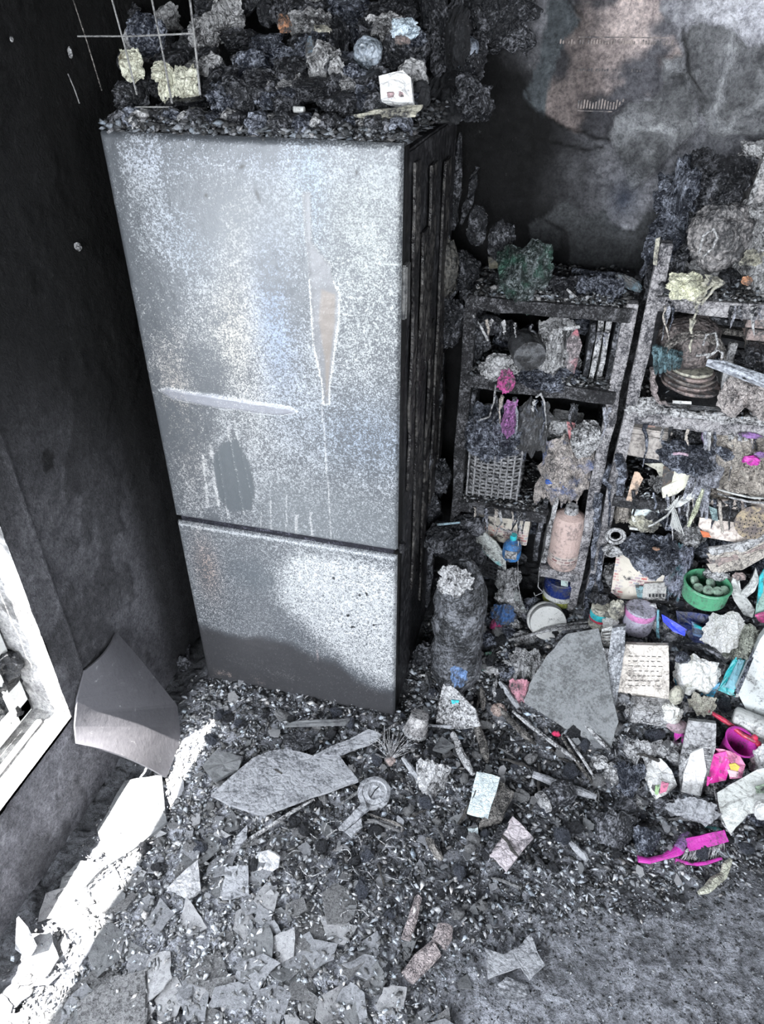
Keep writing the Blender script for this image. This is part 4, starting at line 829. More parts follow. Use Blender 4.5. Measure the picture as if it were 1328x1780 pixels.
t = thing('plank', 'grey smoked plank slanting down to the right edge from the handbag', 'plank', P(1280, 650, v=1.78))
pan('plank_board', None, None, [(1230, 624), (1262, 628), (1345, 656), (1345, 676), (1280, 652), (1228, 632)], 1.80, 1.74, charm('smoked plank', (.13, .14, .165), (.34, .36, .40), .8, 12, .6, .6), .012, parent=t)
for i, (x, y, w_, h_) in enumerate([(1275, 690, 50, 60), (1310, 685, 50, 50), (1330, 700, 40, 60), (1290, 660, 40, 30), (1310, 610, 40, 30), (1300, 640, 50, 30)]):
    folds('scorched_paper', 'crumpled scorched paper on the wide middle shelf at the right', 'paper', x, y, 1.83, w_, h_, charm('scorched paper pinkish', (.07, .065, .07), (.46, .42, .41), .8, 18, .7, 1) if i < 4 else char, 260+i, .05, 0, 4, group='papers right of the handbag', nx=30, ny=26)
for i, (x, y, w_, h_) in enumerate([(1130, 705, 40, 26), (1110, 715, 40, 20), (1180, 720, 80, 16), (1250, 728, 80, 20), (1310, 735, 60, 22)]):
    lump('charred_lump', 'ashy crust lump along the wide middle shelf edge', 'debris', x, y, 1.80, w_, h_, charp, 270+i, group='crust along the middle shelf edge', sub=4)
# compartment z .625-.885
t = thing('cardboard_box', 'grey brown cardboard box with an open lid under the middle shelf', 'box', P(1130, 800, v=1.84))
q = P(1122, 798, v=1.85); m = dist(q)
ob('carton', rough(tr(box(72*m, .14, 46*m, .004, 6), (q[0], q[1]+.07, q[2]), (0, 0, -4)), .004, 18), charm('smoked cardboard', (.14, .125, .12), (.36, .33, .31), .85, 9, .75, .5), t)
ob('lid', rough(tr(box(78*m, .15, 12*m, .003, 5), (q[0]+.002, q[1]+.07, q[2]+48*m), (3, 0, -4)), .003, 18), MATS['smoked cardboard'], t)
pan('label', None, None, [(1120, 737), (1139, 737), (1139, 743), (1120, 743)], 1.84, 1.84, col('peach label', (.45, .30, .26), .1, .1), .002, parent=t)
folds('charred_shoe', 'charred dark shoe with pale eyelets on the cardboard box', 'shoe', 1195, 788, 1.80, 92, 46, charb, 281, .07, 0, 3)
folds('charred_shoe', 'charred crumpled shoe tongue above the dark shoe', 'shoe', 1195, 762, 1.86, 70, 40, char, 282, .05, 0, 4)
rod('lace_pink', 'pinkish melted lace spot on the dark charred shoe', 'lace', [(1170, 789, 1.735), (1180, 788, 1.73), (1196, 791, 1.735)], .0035, col('pale pink lace', (.62, .45, .55), .2, .1))
t = thing('melted_tub', 'torn cream plastic tub with an open front, middle of the wide unit', 'tub', P(1175, 860, v=1.82))
cr2 = col('clean cream plastic', (.68, .66, .56), .08, .08, rough=.4, bump=.3)
pan('back_wall', None, None, [(1120, 806), (1210, 804), (1208, 840), (1190, 852), (1165, 860), (1150, 840), (1140, 815)], 1.86, 1.84, cr2, .004, parent=t, sub=2, jg=1)
pan('front_flap', None, None, [(1172, 808), (1196, 806), (1212, 812), (1205, 838), (1178, 858), (1152, 866), (1150, 848), (1168, 838)], 1.80, 1.78, cr2, .004, parent=t, sub=2, jg=1)
pan('brown_stain', None, None, [(1153, 812), (1172, 810), (1170, 846), (1150, 850)], 1.795, 1.79, col('rusty brown', (.32, .20, .13), .45, .3), .004, parent=t)
pan('rim_strip', None, None, [(1215, 830), (1224, 832), (1205, 866), (1184, 880), (1164, 885), (1186, 864)], 1.79, 1.77, white, .004, parent=t)
pan('peach_shard', 'peach coloured curved shard left of the torn cream tub', 'shard', [(1103, 820), (1112, 822), (1118, 832), (1108, 858), (1098, 872), (1088, 870), (1095, 845)], 1.80, 1.78, col('peach plastic', (.70, .52, .40), .12, .1), .004, sub=2, jg=1)
t = thing('pale_bowl', 'broken pale blue white bowl below the torn cream tub', 'bowl', P(1120, 915, v=1.80))
pb = col('pale blue white china', (.74, .82, .84), .04, .04, rough=.3, bump=.2)
pan('shell', None, None, [(1106, 868), (1122, 856), (1140, 866), (1146, 892), (1136, 888), (1120, 900), (1100, 908), (1098, 890)], 1.81, 1.77, pb, .006, parent=t, sub=2, jg=1)
folds('crusted_base', None, None, 1118, 908, 1.78, 48, 26, cream, 284, .03, parent=t)
ob('rim', tube([P(x, y, v=1.755) for x, y in ((1094, 918), (1110, 920), (1135, 912), (1160, 896), (1172, 880))], [.004, .004, .003, .003, .002], 7), white, t)
pan('dark_hole', None, None, [(1120, 900), (1138, 886), (1146, 905), (1132, 916)], 1.77, 1.765, char, .003, parent=t)
for i in range(9):
    a0 = (1180-i*3, 862+i*3); rod('melted_thread', 'thin white melted thread strung between the cream tub and bowl', 'thread', [(a0[0], a0[1], 1.77), (1172-i*3+i*i*.4, 885, 1.765), (1165+i*3, 915+i*2, 1.77)], .0014, white, 5, group='threads below the cream tub')
pil = charm('melted pillar', (.03, .03, .038), (.36, .37, .42), .7, 22, .45, 1)
t = thing('melted_pillar', 'dripping black melted pillar with a purple top, mid of the wide unit', 'melted plastic', P(1215, 905, v=1.80))
rod('purple_top', None, None, [(1224, 742, 1.80), (1227, 775, 1.80), (1230, 790, 1.79)], [.007, .008, .006], purple, parent=t)
L = []
for i in range(13):
    rr = random.Random(i); x0 = 1228+rr.uniform(-10, 14); x1 = 1205+rr.uniform(-22, 26); L.append(tube([P(x0, 780+rr.uniform(-8, 20), v=1.79), P((x0+x1)/2+rr.uniform(-4, 4), 830, v=1.785), P(x1, 890+rr.uniform(-24, 18), v=1.78)], [.010, .009, .004], 7, .4, i))
ob('strands', cat_(L), pil, t)
folds('shoulder', None, None, 1232, 820, 1.80, 44, 60, pil, 286, .04, parent=t)
rod('green_streak', None, None, [(1222, 850, 1.775), (1208, 890, 1.77), (1196, 915, 1.77)], [.004, .007, .004], charm('greenish melt', (.12, .13, .08), (.48, .50, .38), .8, 20, .5, .8), parent=t)
# right: scorched book masses
bm_ = charm('scorched page mass', (.09, .08, .08), (.46, .42, .38), .85, 22, .7, 1)
for i, (x, y, w_, h_, lb) in enumerate([(1275, 775, 60, 60, 'left mass of scorched pages under the middle shelf'), (1315, 790, 60, 70, 'right mass of scorched pages with magenta marks at the edge'), (1290, 825, 100, 50, 'sagging mass of scorched pages just above the curved white strips')]):
    folds('scorched_pages', lb, 'paper', x, y, 1.82+.02*i, w_*1.2, h_*1.2, bm_, 290+i, .06, 0, 5)
lump('purple_tab', 'purple melted tab on the scorched pages at the photo edge', 'tab', 1304, 757, 1.78, 34, 10, purple, 293, sub=3)
lump('magenta_ring', 'magenta melted ring on the scorched pages at the photo edge', 'ring', 1305, 800, 1.75, 26, 14, magenta, 294, sub=3, rdg=.7)
lump('purple_ring', 'small purple melted ring right of the magenta one', 'ring', 1322, 790, 1.75, 18, 10, purple, 295, sub=3)
lump('dark_grip', 'small charcoal blue grip on the left mass of scorched pages', 'grip', 1262, 790, 1.76, 34, 18, charb, 296, rot=(0, 30, 0), sub=3)
for i, (dy, mt) in enumerate([(0, white), (8, charp)]):
    rod('curved_strip', '%s curved pale strip of the sagging lower shelf' % ('upper' if i == 0 else 'lower'), 'strip', [(1246, 850+dy, 1.78), (1275, 858+dy, 1.77), (1300, 864+dy, 1.77), (1345, 868+dy, 1.78)], [.003, .005, .005, .004], mt, flat=.6)
# lower compartment
t = thing('pinkish_box', 'crushed pinkish printed box with torn corner above the page bundle', 'box', P(1265, 945, v=1.80))
pan('front_panel', None, None, [(1222, 872), (1250, 868), (1330, 872), (1340, 940), (1290, 945), (1232, 935), (1214, 915)], 1.81, 1.77, charm('pinkish card', (.22, .18, .17), (.52, .46, .42), .85, 9, .7, .6), .012, parent=t, sub=2, jg=1)
pan('orange_corner', None, None, [(1217, 922), (1232, 926), (1236, 934), (1222, 934)], 1.765, 1.76, col('orange print', (.72, .20, .08), .15, .1), .002, parent=t)
pan('teal_inset', None, None, [(1232, 880), (1246, 885), (1248, 906), (1238, 904)], 1.775, 1.77, charm('teal grey inset', (.05, .08, .09), (.25, .34, .34), .6, 20, .4, .5), .003, parent=t)
rod('card_seam', None, None, [(1251, 872, 1.775), (1253, 905, 1.77), (1256, 925, 1.77)], .004, bm_, parent=t)
t = thing('sieve', 'round perforated lid with yellow red scorch at the photo edge', 'lid', P(1308, 940, v=1.77))
q = A3(P(1308, 908, v=1.765)); m = dist(q)
ob('disc', tr(lathe([(29*m, -.004), (30*m, 0), (30*m, .004), (26*m, .007), (0, .009)], 34, .01), q, (72, 0, 5)), burnt('yellowed perforated metal', (.42, .34, .22), dark=(.12, .10, .10), soot=.5, ashy=.2, scale=60, rough=.5, bump=.5), t)
L = []
for i in range(7):
    for j in range(7):
        if (i-3)**2+(j-3)**2 < 11: L.append(tr(lathe([(.0, .002), (.0016, .002), (.0016, 0)], 6), q+np.array([(i-3)*7.2*m, -.014, (j-3)*7.2*m*.95])+[0, (j-3)*7.2*m*.3, 0], (72, 0, 5)))
ob('holes', cat_(L), dark, t, kind='stuff')
for i, (dy, mt) in enumerate([(0, 'cream'), (11, 'bm_'), (20, 'pinkc'), (29, 'bm_')]):
    pan('magazine', 'scorched magazine, %s of the slanting bundle at the photo edge' % ['top', 'second', 'third', 'bottom'][i], 'magazine', [(1228, 952+dy), (1262, 948+dy), (1300, 940+dy*.9), (1345, 918+dy), (1345, 930+dy), (1290, 962+dy), (1245, 968+dy), (1236, 964+dy)], 1.76-.004*i, 1.74-.004*i, globals()[mt] if mt != 'cream' else charp, .007, jg=1.2, sub=2, seed=i, group='slanting magazine bundle')
folds('blue_grey_bag', 'crumpled blue grey burnt bag at the centre of the wide unit', 'bag', 1132, 950, 1.80, 92, 62, charb, 301, .09, 0, 3.5)
folds('blue_grey_bag', 'hanging tail of burnt blue grey film right of the crumpled bag', 'plastic film', 1180, 985, 1.80, 40, 90, charm('tail film', (.02, .022, .035), (.32, .34, .42), .7, 22, .4, 1, (.06, .25, .28)), 302, .05, 0, 4, hang=.5)
ob('orange_scrap', tr(blob(.02, .01, .01, 6, 3), P(1140, 954, v=1.735)), col('orange brown', (.40, .22, .14), .3, .2), None, 'orange brown scrap on the crumpled blue grey bag', 'scrap')
t = thing('ring_handle', 'grey ring-shaped jug handle at the left post of the wide unit', 'handle', P(1068, 950, v=1.78))
q = A3(P(1070, 932, v=1.77)); m = dist(q)
for i, (R1, r1) in enumerate([(15, .0045), (10, .003)]):
    ob('ring', tube([tuple(q+np.array([R1*m*math.cos(a), .004*i, R1*m*math.sin(a)])) for a in np.linspace(0, 6.28, 22)], r1, 7, .1), charp, t)
lump('foot', None, None, 1064, 958, 1.78, 34, 20, charp, 303, parent=t, sub=3)
t = thing('printed_tin_box', 'box with red teal printed tins and a torn white lower panel', 'box', P(1112, 1045, v=1.79))
pan('front', None, None, [(1072, 962), (1100, 968), (1160, 975), (1165, 1035), (1120, 1045), (1075, 1040), (1062, 1030)], 1.80, 1.775, prt, .01, parent=t, sub=2, jg=1)
pan('white_panel', None, None, [(1120, 1015), (1160, 1012), (1156, 1044), (1108, 1042)], 1.775, 1.765, col('smoked white card', (.55, .54, .52), .2, .2), .003, parent=t)
pan('teal_tag', None, None, [(1104, 1018), (1118, 1020), (1116, 1042), (1108, 1040)], 1.77, 1.765, col('dusty teal', (.25, .42, .46), .2, .2), .003, parent=t)
for i in range(5): pan('type_mark', None, None, [(1128+i*6, 1033), (1131+i*6, 1033), (1131+i*6, 1038), (1128+i*6, 1038)], 1.762, 1.762, dark, .001, parent=t)
# left of the wide unit: strands along the post
for i, (pts, r) in enumerate([([(1060, 808, 1.78), (1050, 835, 1.78), (1062, 850, 1.78)], [.005, .008, .004]), ([(1040, 860, 1.79), (1038, 900, 1.785), (1034, 940, 1.785), (1030, 990, 1.79)], [.012, .011, .008, .005]), ([(1058, 850, 1.79), (1060, 880, 1.79), (1058, 915, 1.79)], [.004, .003, .002]), ([(1075, 790, 1.79), (1083, 815, 1.79), (1078, 860, 1.79)], [.010, .014, .010]), ([(1046, 950, 1.78), (1040, 1000, 1.78), (1045, 1040, 1.78)], [.006, .009, .006]), ([(1030, 1000, 1.79), (1022, 1040, 1.79), (1018, 1070, 1.79)], [.008, .010, .006])]):
    rod('melted_strand', 'blue grey melted strand hanging along the posts between the units', 'strand', pts, r, charb, 8, .3, i, group='strands along the posts')

rr = random.Random(404)
for i in range(64):
    x = rr.uniform(1130, 1335); y = rr.choice([rr.uniform(555, 690), rr.uniform(760, 850), rr.uniform(880, 990), rr.uniform(770, 990)])
    lump('charred_filling', 'dark charred remnant packed deep in the wide shelving', 'debris', x, y, 1.96+rr.uniform(-.03, .05), rr.uniform(30, 60), rr.uniform(20, 46), [char, charp, charb, char][i % 4], 900+i, sub=3, group='remnants packed in the wide shelving')
for i in range(26):
    x = rr.uniform(815, 1010); y = rr.choice([rr.uniform(560, 665), rr.uniform(700, 860), rr.uniform(900, 1000)])
    lump('charred_filling', 'dark charred remnant packed deep in the narrow shelving', 'debris', x, y, 1.98+rr.uniform(-.03, .04), rr.uniform(26, 50), rr.uniform(20, 40), [char, charb][i % 2], 980+i, sub=3, group='remnants packed in the narrow shelving')
for i, (x, y, w_, h_) in enumerate([(1150, 838, 40, 30), (1205, 850, 36, 30), (1170, 900, 44, 40), (1200, 930, 50, 40), (1245, 860, 50, 30), (1225, 950, 40, 30), (1190, 1010, 40, 40), (1085, 880, 30, 60), (1090, 1000, 40, 40), (1060, 1000, 30, 50), (1255, 1010, 40, 30)]):
    folds('ashy_remnant', 'ashy crumpled remnant between the larger things in the wide shelving', 'debris', x, y, 1.86, w_, h_, [charp, bm_, charb][i % 3], 940+i, .04, 0, 4, nx=28, ny=24, group='ashy remnants in the wide shelving')

rr = random.Random(77)
for i in range(70):
    b_ = rr.choice([(1150, 1325, 532, 60, 545), (1100, 1325, 735, 60, 770), (1100, 1325, 735, 90, 770), (815, 1090, 552, 40, 552), (815, 1060, 682, 70, 690), (1085, 1325, 850, 80, 870), (815, 925, 880, 60, 890)])
    x = rr.uniform(b_[0], b_[1]); y = b_[2]+(x-b_[0])*.11*(b_[2] > 540); l = rr.uniform(.3, 1)*b_[3]
    mt = rr.choice([charp, charb, pil, char, bm_])
    rod('melted_strand', 'thin melted strand hanging from a shelf edge', 'strand', [(x, y, 1.785), (x+rr.uniform(-5, 5), y+l*.5, 1.78), (x+rr.uniform(-9, 6), y+l, 1.785)], [rr.uniform(.003, .007), rr.uniform(.002, .005), .0012], mt, 6, .4, i, group='strands hanging from the shelf edges')
# =====================================================  PILE IN FRONT OF THE WIDE UNIT
def gp(px, py, up=0.): # point on the heap and its depth
    g = G(px, py, up); return A3((g[0], g[1], g[2]))
def gv(px, py, up=0.): return G(px, py, up)[1]
# big leaning dark panel
t = thing('leaning_board', 'large smoked grey board leaning on the rubble before the shelving', 'board', gp(980, 1290))
pan('board', None, None, [(985, 1102), (1040, 1092), (1050, 1130), (1062, 1200), (1075, 1255), (1062, 1300), (1035, 1292), (985, 1268), (912, 1222), (920, 1190), (950, 1140)], 1.66, 1.46, charm('smoked panel', (.055, .058, .06), (.125, .13, .135), .75, 12, .7, .5, None, .1), .012, parent=t, sub=3, jg=1.2)
rod('stuck_stick', None, None, [(945, 1140, 1.60), (962, 1160, 1.585), (982, 1192, 1.555)], [.005, .010, .005], charw, parent=t)
folds('stuck_crust', None, None, 1045, 1160, 1.56, 34, 90, charp, 401, .03, parent=t)
folds('stuck_crust', None, None, 958, 1165, 1.58, 40, 50, charp, 402, .03, parent=t)
def gbox(name, label, px, py, w, h, d, mat, rot=(0, 0, 0), up=0., cat='box', **k):
    v = gv(px, py, up); return ashprism(name, label, cat, px, py, v+d/2, w, h, d, mat, rot, **k)
# green tub with sweets-like discs
t = thing('green_tub', 'translucent green round tub of pale discs below the page bundle', 'tub', P(1217, 1055, v=1.72))
q = A3(P(1222, 1040, v=1.70)); m = dist(q)
ob('tub_wall', tr(lathe([(0, 0), (33*m, 0), (36*m, .006), (38*m, 30*m), (39*m, 35*m), (37*m, 36*m), (36*m, 30*m), (34*m, .012), (0, .012)], 36, .015), q), green, t)
ob('rim_ring', tr(lathe([(38*m, 31*m), (40*m, 33*m), (38*m, 36*m)], 36, .015, cap=False), q), green, t)
for i, (dx, dy, dz) in enumerate([(-16, -10, 27), (-2, -16, 30), (14, -14, 29), (26, -6, 27), (4, 6, 29), (-22, 8, 28)]):
    ob('disc', tr(lathe([(0, 0), (9*m, 0), (9.5*m, .004), (8*m, .009), (0, .010)], 16, .04), q+[dx*m, dy*m, dz*m], (20, 10*i, 0)), col('pale green disc', (.36, .52, .40), .05, .1, rough=.4), t)
lump('ash_heap', None, None, 1245, 998, 1.74, 36, 22, charp, 404, parent=t)
t = thing('pipe_end', 'grey round pipe end above the green tub', 'pipe', P(1204, 1000, v=1.78))
ob('pipe', tr(lathe([(9*m, 0), (9*m, .05), (6*m, .052), (5.5*m, .02), (0, .02)], 20, .04), P(1205, 1000, v=1.80), (80, 0, 0)), charp, t)
# white curled petals
for i, pts in enumerate([[(1276, 1000), (1284, 998), (1286, 1020), (1300, 1042), (1312, 1060), (1308, 1074), (1292, 1068), (1276, 1044), (1268, 1022)], [(1314, 988), (1320, 1008), (1312, 1028), (1296, 1040), (1288, 1030), (1302, 1016)]]):
    pan('curled_shell', '%s curled white plastic shell right of the green tub' % ['left', 'right'][i], 'plastic shell', pts, 1.72, 1.70, white, .008, sub=2, jg=.8)
lump('pink_knot', 'small pinkish melted knot between the curled white shells', 'scrap', 1286, 1002, 1.70, 20, 14, pinkc, 405, sub=3)
t = thing('teal_folder', 'teal and mint striped folder edge at the photo edge', 'folder', P(1325, 1080, v=1.70))
pan('mint_side', None, None, [(1322, 1000), (1335, 985), (1340, 1080), (1312, 1072)], 1.72, 1.70, col('mint plastic', (.45, .68, .60), .08, .1, rough=.4), .005, parent=t)
pan('teal_side', None, None, [(1320, 1004), (1328, 990), (1326, 1030), (1316, 1050)], 1.705, 1.695, teal, .005, parent=t)
pan('pink_edge', None, None, [(1312, 1070), (1335, 1062), (1335, 1084), (1320, 1082)], 1.69, 1.69, pink, .004, parent=t)
# jars
def tub(name, label, cat, px, py, v, r, h, bands, rot=(0, 0, 0), wob=.03):
    q = A3(P(px, py, v=v)); m = dist(q); t = thing(name, label, cat, q)
    ob('body', tr(lathe([(0, 0), (r*m*.92, 0), (r*m, .006), (r*m, h*m), (r*m*.9, h*m+.003), (0, h*m+.003)], 26, wob), q, rot), bands[0][3], t)
    for nm, a, b_, mt in bands[1:]:
        ob(nm, tr(lathe([(r*m*1.015, a*m), (r*m*1.04, (a+b_)/2*m), (r*m*1.015, b_*m)], 26, wob, cap=False), q, rot), mt, t)
    return t, q, m
t, q, m = tub('jar', 'small cream jar with turquoise collar left of the printed tin box', 'jar', 1039, 1086, 1.76, 17, 42, [('', 0, 0, cream), ('turquoise_band', 22, 34, teal), ('red_line', 17, 21, red)])
folds('blackened_top', None, None, 1041, 1040, 1.745, 34, 20, char, 411, .02, parent=t)
t, q, m = tub('jar', 'lilac jar with a pink collar under the printed tin box', 'jar', 1105, 1092, 1.75, 25, 46, [('', 0, 0, col('lilac plastic', (.58, .56, .68), .12, .1, rough=.4)), ('pink_lid', 34, 46, col('orchid plastic', (.78, .30, .62), .08, .1, rough=.35))])
pan('label', None, None, [(1090, 1062), (1102, 1064), (1100, 1082), (1089, 1078)], 1.70, 1.70, col('periwinkle label', (.50, .54, .80), .05, .05), .002, parent=t)
for j, (y, n) in enumerate(((1064, 6), (1071, 5))):
    for i in range(n): pan('type_mark', None, None, [(1104+i*3.4, y), (1106+i*3.4, y), (1106+i*3.4, y+3.5), (1104+i*3.4, y+3.5)], 1.697, 1.697, dark, .0008, parent=t)
lump('cream_figurine', 'small cream melted figurine between the two jars', 'figurine', 1070, 1060, 1.70, 24, 44, cream, 412, rdg=.3)
lump('ash_crumb', 'white and black crumb cluster below the cream figurine', 'debris', 1060, 1082, 1.69, 24, 24, spk, 413)
pan('fabric_fan', 'pleated grey cloth scrap right of the lilac jar', 'cloth', [(1128, 1052), (1140, 1050), (1148, 1075), (1140, 1104), (1122, 1100), (1120, 1075)], 1.74, 1.71, charp, .008, sub=2, jg=1)
rod('light_blue_cord', 'light blue cord hanging beside the pleated cloth scrap', 'cord', [(1144, 1060, 1.70), (1143, 1090, 1.69), (1144, 1115, 1.68), (1142, 1122, 1.68)], [.003, .004, .005, .002], col('sky blue cord', (.25, .58, .70), .15, .1))
pan('blue_strip', 'bright blue plastic strip slanting right of the light blue cord', 'strip', [(1150, 1068), (1158, 1072), (1194, 1094), (1190, 1106), (1170, 1098), (1152, 1080)], 1.68, 1.66, col('bright blue plastic', (.04, .07, .75), .08, .05, rough=.3, bump=.2), .006)
t = thing('navy_packet', 'glossy navy blue packet between the blue strip and quilted cloth', 'packet', P(1212, 1120, v=1.68))
pan('film', None, None, [(1175, 1062), (1200, 1064), (1238, 1070), (1242, 1092), (1234, 1122), (1205, 1116), (1192, 1100), (1178, 1084)], 1.74, 1.69, navy, .02, parent=t, sub=2, jg=1)
pan('light_patch', None, None, [(1202, 1080), (1228, 1092), (1230, 1112), (1204, 1104)], 1.70, 1.685, col('steel blue patch', (.20, .32, .55), .2, .1, rough=.25), .004, parent=t)
pan('sky_arc', None, None, [(1206, 1084), (1228, 1094), (1230, 1099), (1207, 1090)], 1.69, 1.685, teal, .003, parent=t)
folds('quilted_cloth', 'cream quilted cloth pad right of the navy packet', 'cloth', 1256, 1098, 1.66, 62, 78, charm('cream quilt', (.40, .39, .34), (.70, .69, .62), .9, 30, .8, 1), 415, .04, 0, 2.5, nx=40, ny=40)
t = thing('white_crumple', 'crumpled cream white wrapper lying over a blue dish', 'wrapper', P(1208, 1200, v=1.60))
pan('blue_dish', None, None, [(1172, 1180), (1200, 1196), (1240, 1200), (1252, 1188), (1240, 1212), (1205, 1212), (1178, 1200)], 1.60, 1.58, col('bright sky blue plastic', (.04, .42, .72), .05, .05, rough=.3, bump=.2), .008, parent=t, sub=2, jg=.5)
folds('wrapper_body', None, None, 1208, 1166, 1.60, 76, 74, charm('cream wrapper', (.36, .36, .31), (.74, .73, .66), .9, 14, .7, .8), 416, .06, 0, 2.2, parent=t)
lump('blue_grey_stone', 'small round blue grey lump on the cream white wrapper', 'debris', 1187, 1144, 1.56, 22, 20, charb, 417, sub=3)
rod('dark_arc', 'dark curved band above the cream white wrapper', 'band', [(1170, 1118, 1.66), (1215, 1122, 1.64), (1245, 1135, 1.62), (1262, 1152, 1.60)], [.006, .012, .012, .005], char, flat=.5)
t = thing('cyan_box', 'bright cyan clear box leaning by the white bin', 'box', P(1262, 1210, v=1.60))
pan('face', None, None, [(1290, 1120), (1304, 1122), (1300, 1150), (1278, 1212), (1248, 1200), (1262, 1168)], 1.68, 1.60, col('cyan plastic', (.02, .60, .66), .05, .12, rough=.2, bump=.2), .014, parent=t, sub=2, jg=.8)
pan('inner_panel', None, None, [(1284, 1146), (1294, 1148), (1276, 1200), (1260, 1194)], 1.645, 1.60, col('pale cyan film', (.30, .62, .74), .05, .15, rough=.2), .003, parent=t)
pan('white_edge', None, None, [(1303, 1122), (1309, 1124), (1284, 1212), (1278, 1212)], 1.675, 1.598, white, .008, parent=t)
folds('shredded_film', 'tangled shredded pale film above the cyan box', 'plastic film', 1292, 1112, 1.66, 50, 70, charm('shredded film', (.05, .05, .045), (.50, .52, .45), .7, 34, .5, 1), 418, .04, 0, 6, hang=.4)
t = thing('white_bin', 'large smooth white bin leaning at the right photo edge', 'bin', P(1315, 1240, v=1.58))
pan('bin_side', None, None, [(1322, 1110), (1360, 1060), (1400, 1120), (1380, 1290), (1300, 1240), (1280, 1200)], 1.70, 1.56, col('clean white plastic', (.60, .63, .63), .05, .03, rough=.35, bump=.1, scale=6), .03, parent=t)
pan('bin_rim', None, None, [(1318, 1108), (1324, 1110), (1284, 1204), (1278, 1200)], 1.70, 1.565, charb, .02, parent=t)
t = thing('white_roll', 'ribbed white cardboard roll lying below the white bin', 'roll', P(1290, 1265, v=1.46))
a, b_ = A3(P(1276, 1246, v=1.50)), A3(P(1350, 1276, v=1.47)); m = dist(a)
ob('tube_body', tube([tuple(a+(b_-a)*k/10) for k in range(11)], [19*m*(1+.03*(k % 2)) for k in range(11)], 22), white, t)
ob('end_cap', tube([tuple(a-(b_-a)*.03), tuple(a+(b_-a)*.02)], [15*m, 19*m], 22), spk, t)
t = thing('red_stick', 'bright red plastic stick with a forked knob, by the white roll', 'stick', P(1290, 1290, v=1.44))
ob('shaft', tube([P(1232, 1236, v=1.49), P(1262, 1254, v=1.47), P(1292, 1278, v=1.44), P(1316, 1290, v=1.43)], [.005, .007, .006, .007], 9, .05), red, t)
for x, y in ((1312, 1282), (1318, 1293), (1312, 1299)): ob('knob', tr(blob(.016, .016, .016, x, 3, .1, 1.5, .1, 0), P(x, y, v=1.425)), red, t)
# book and wood
t = thing('book', 'yellowed grey book cover with tiny rows of type, centre of pile', 'book', P(1115, 1210, v=1.60))
pan('cover', None, None, [(1088, 1120), (1162, 1122), (1163, 1216), (1072, 1210), (1078, 1160)], 1.64, 1.585, charm('book cover', (.20, .18, .165), (.50, .46, .42), .88, 14, .75, .5), .018, parent=t, sub=3, jg=.8)
for j in range(7):
    rr = random.Random(j); x = 1092
    while x < 1146:
        w_ = rr.uniform(3, 9); y = 1140+j*8.5+.02*(x-1092)
        pan('type_mark', None, None, [(x, y), (x+w_, y+.2), (x+w_, y+1.3), (x, y+1.1)], 1.62-.0055*(j+1.2)-.008, 1.62-.0055*(j+1.2)-.008, charw, .0008, parent=t); x += w_+4
lump('round_picture', None, None, 1098, 1196, 1.572, 24, 18, charb, 421, parent=t, sub=3)
t = thing('wood_block', 'tall grey charred wooden board end standing left of the book cover', 'wood', gp(1058, 1234))
pan('block', None, None, [(1064, 1092), (1088, 1088), (1086, 1130), (1078, 1180), (1068, 1238), (1048, 1234), (1054, 1170)], 1.60, 1.50, charm('grey block', (.06, .065, .075), (.30, .31, .33), .8, 14, .6, .7), .022, parent=t, sub=3, jg=.6)
t = thing('ribbed_tube', 'pale ribbed card sleeve on top of the tall wooden block', 'sleeve', P(1052, 1140, v=1.62))
pan('sleeve', None, None, [(1046, 1094), (1066, 1088), (1062, 1120), (1056, 1146), (1034, 1148), (1042, 1115)], 1.60, 1.57, charm('pale sleeve', (.2, .2, .2), (.56, .56, .55), .85, 30, .7, .8), .010, parent=t, sub=2)
for i in range(8): rod('rib', None, None, [(1046-i*.8, 1100+i*5.5, 1.588-.0035*i), (1062-i*.6, 1098+i*5.6, 1.588-.0035*i)], .0018, charw, 5, parent=t)
rod('burnt_pipe', 'burnt short pipe lying below the book cover', 'pipe', [(1072, 1212, 1.56), (1090, 1234, 1.53), (1106, 1250, 1.51)], [.013, .012, .011], charp, 12, .05)
gbox('perforated_block', 'grey block with a round hole under the book cover', 1128, 1246, 66, 30, .06, charp, (0, 0, 5), cat='block', seed=6)
ob('hole_plug', tr(lathe([(0, 0), (.007, 0), (.007, .004), (0, .004)], 14), P(1119, 1228, v=1.525), (90, 0, 0)), dark, None, 'black round hole plug on the grey perforated block', 'plug')
t = thing('ceramic_shoe', 'cream and pink glazed figurine shoe standing right of the book', 'figurine', P(1172, 1250, v=1.50))
ob('heel', tr(blob(.036, .04, .06, 9, 4, .15, 1.2, .15, .03), P(1176, 1208, v=1.50)), cream, t)
ob('bow', tr(blob(.055, .05, .055, 10, 4, .25, 1.6, .3, .05), P(1166, 1240, v=1.48)), charm('cream glaze', (.35, .33, .29), (.68, .66, .58), .9, 14, .4, .6), t)
ob('pink_rim', tr(blob(.06, .045, .03, 11, 4, .1, 1.2, .1, .02), P(1178, 1262, v=1.465)), col('dusty pink glaze', (.62, .46, .52), .12, .1, rough=.3), t)
pan('magenta_wedge', 'magenta plastic wedge under the cream figurine shoe', 'scrap', [(1172, 1268), (1186, 1262), (1184, 1280), (1172, 1290)], 1.46, 1.44, magenta, .006)
folds('beaded_scrap', 'beige beaded fabric scrap left of the red stick', 'cloth', 1222, 1222, 1.52, 40, 38, charm('beige beads', (.16, .12, .11), (.66, .58, .50), .85, 40, .7, 1), 425, .03, 0, 4, nx=30, ny=28)
t = thing('magenta_bucket', 'bright magenta bucket wedged behind the burnt box', 'bucket', P(1268, 1310, v=1.42))
q = A3(P(1262, 1308, v=1.43)); m = dist(q)
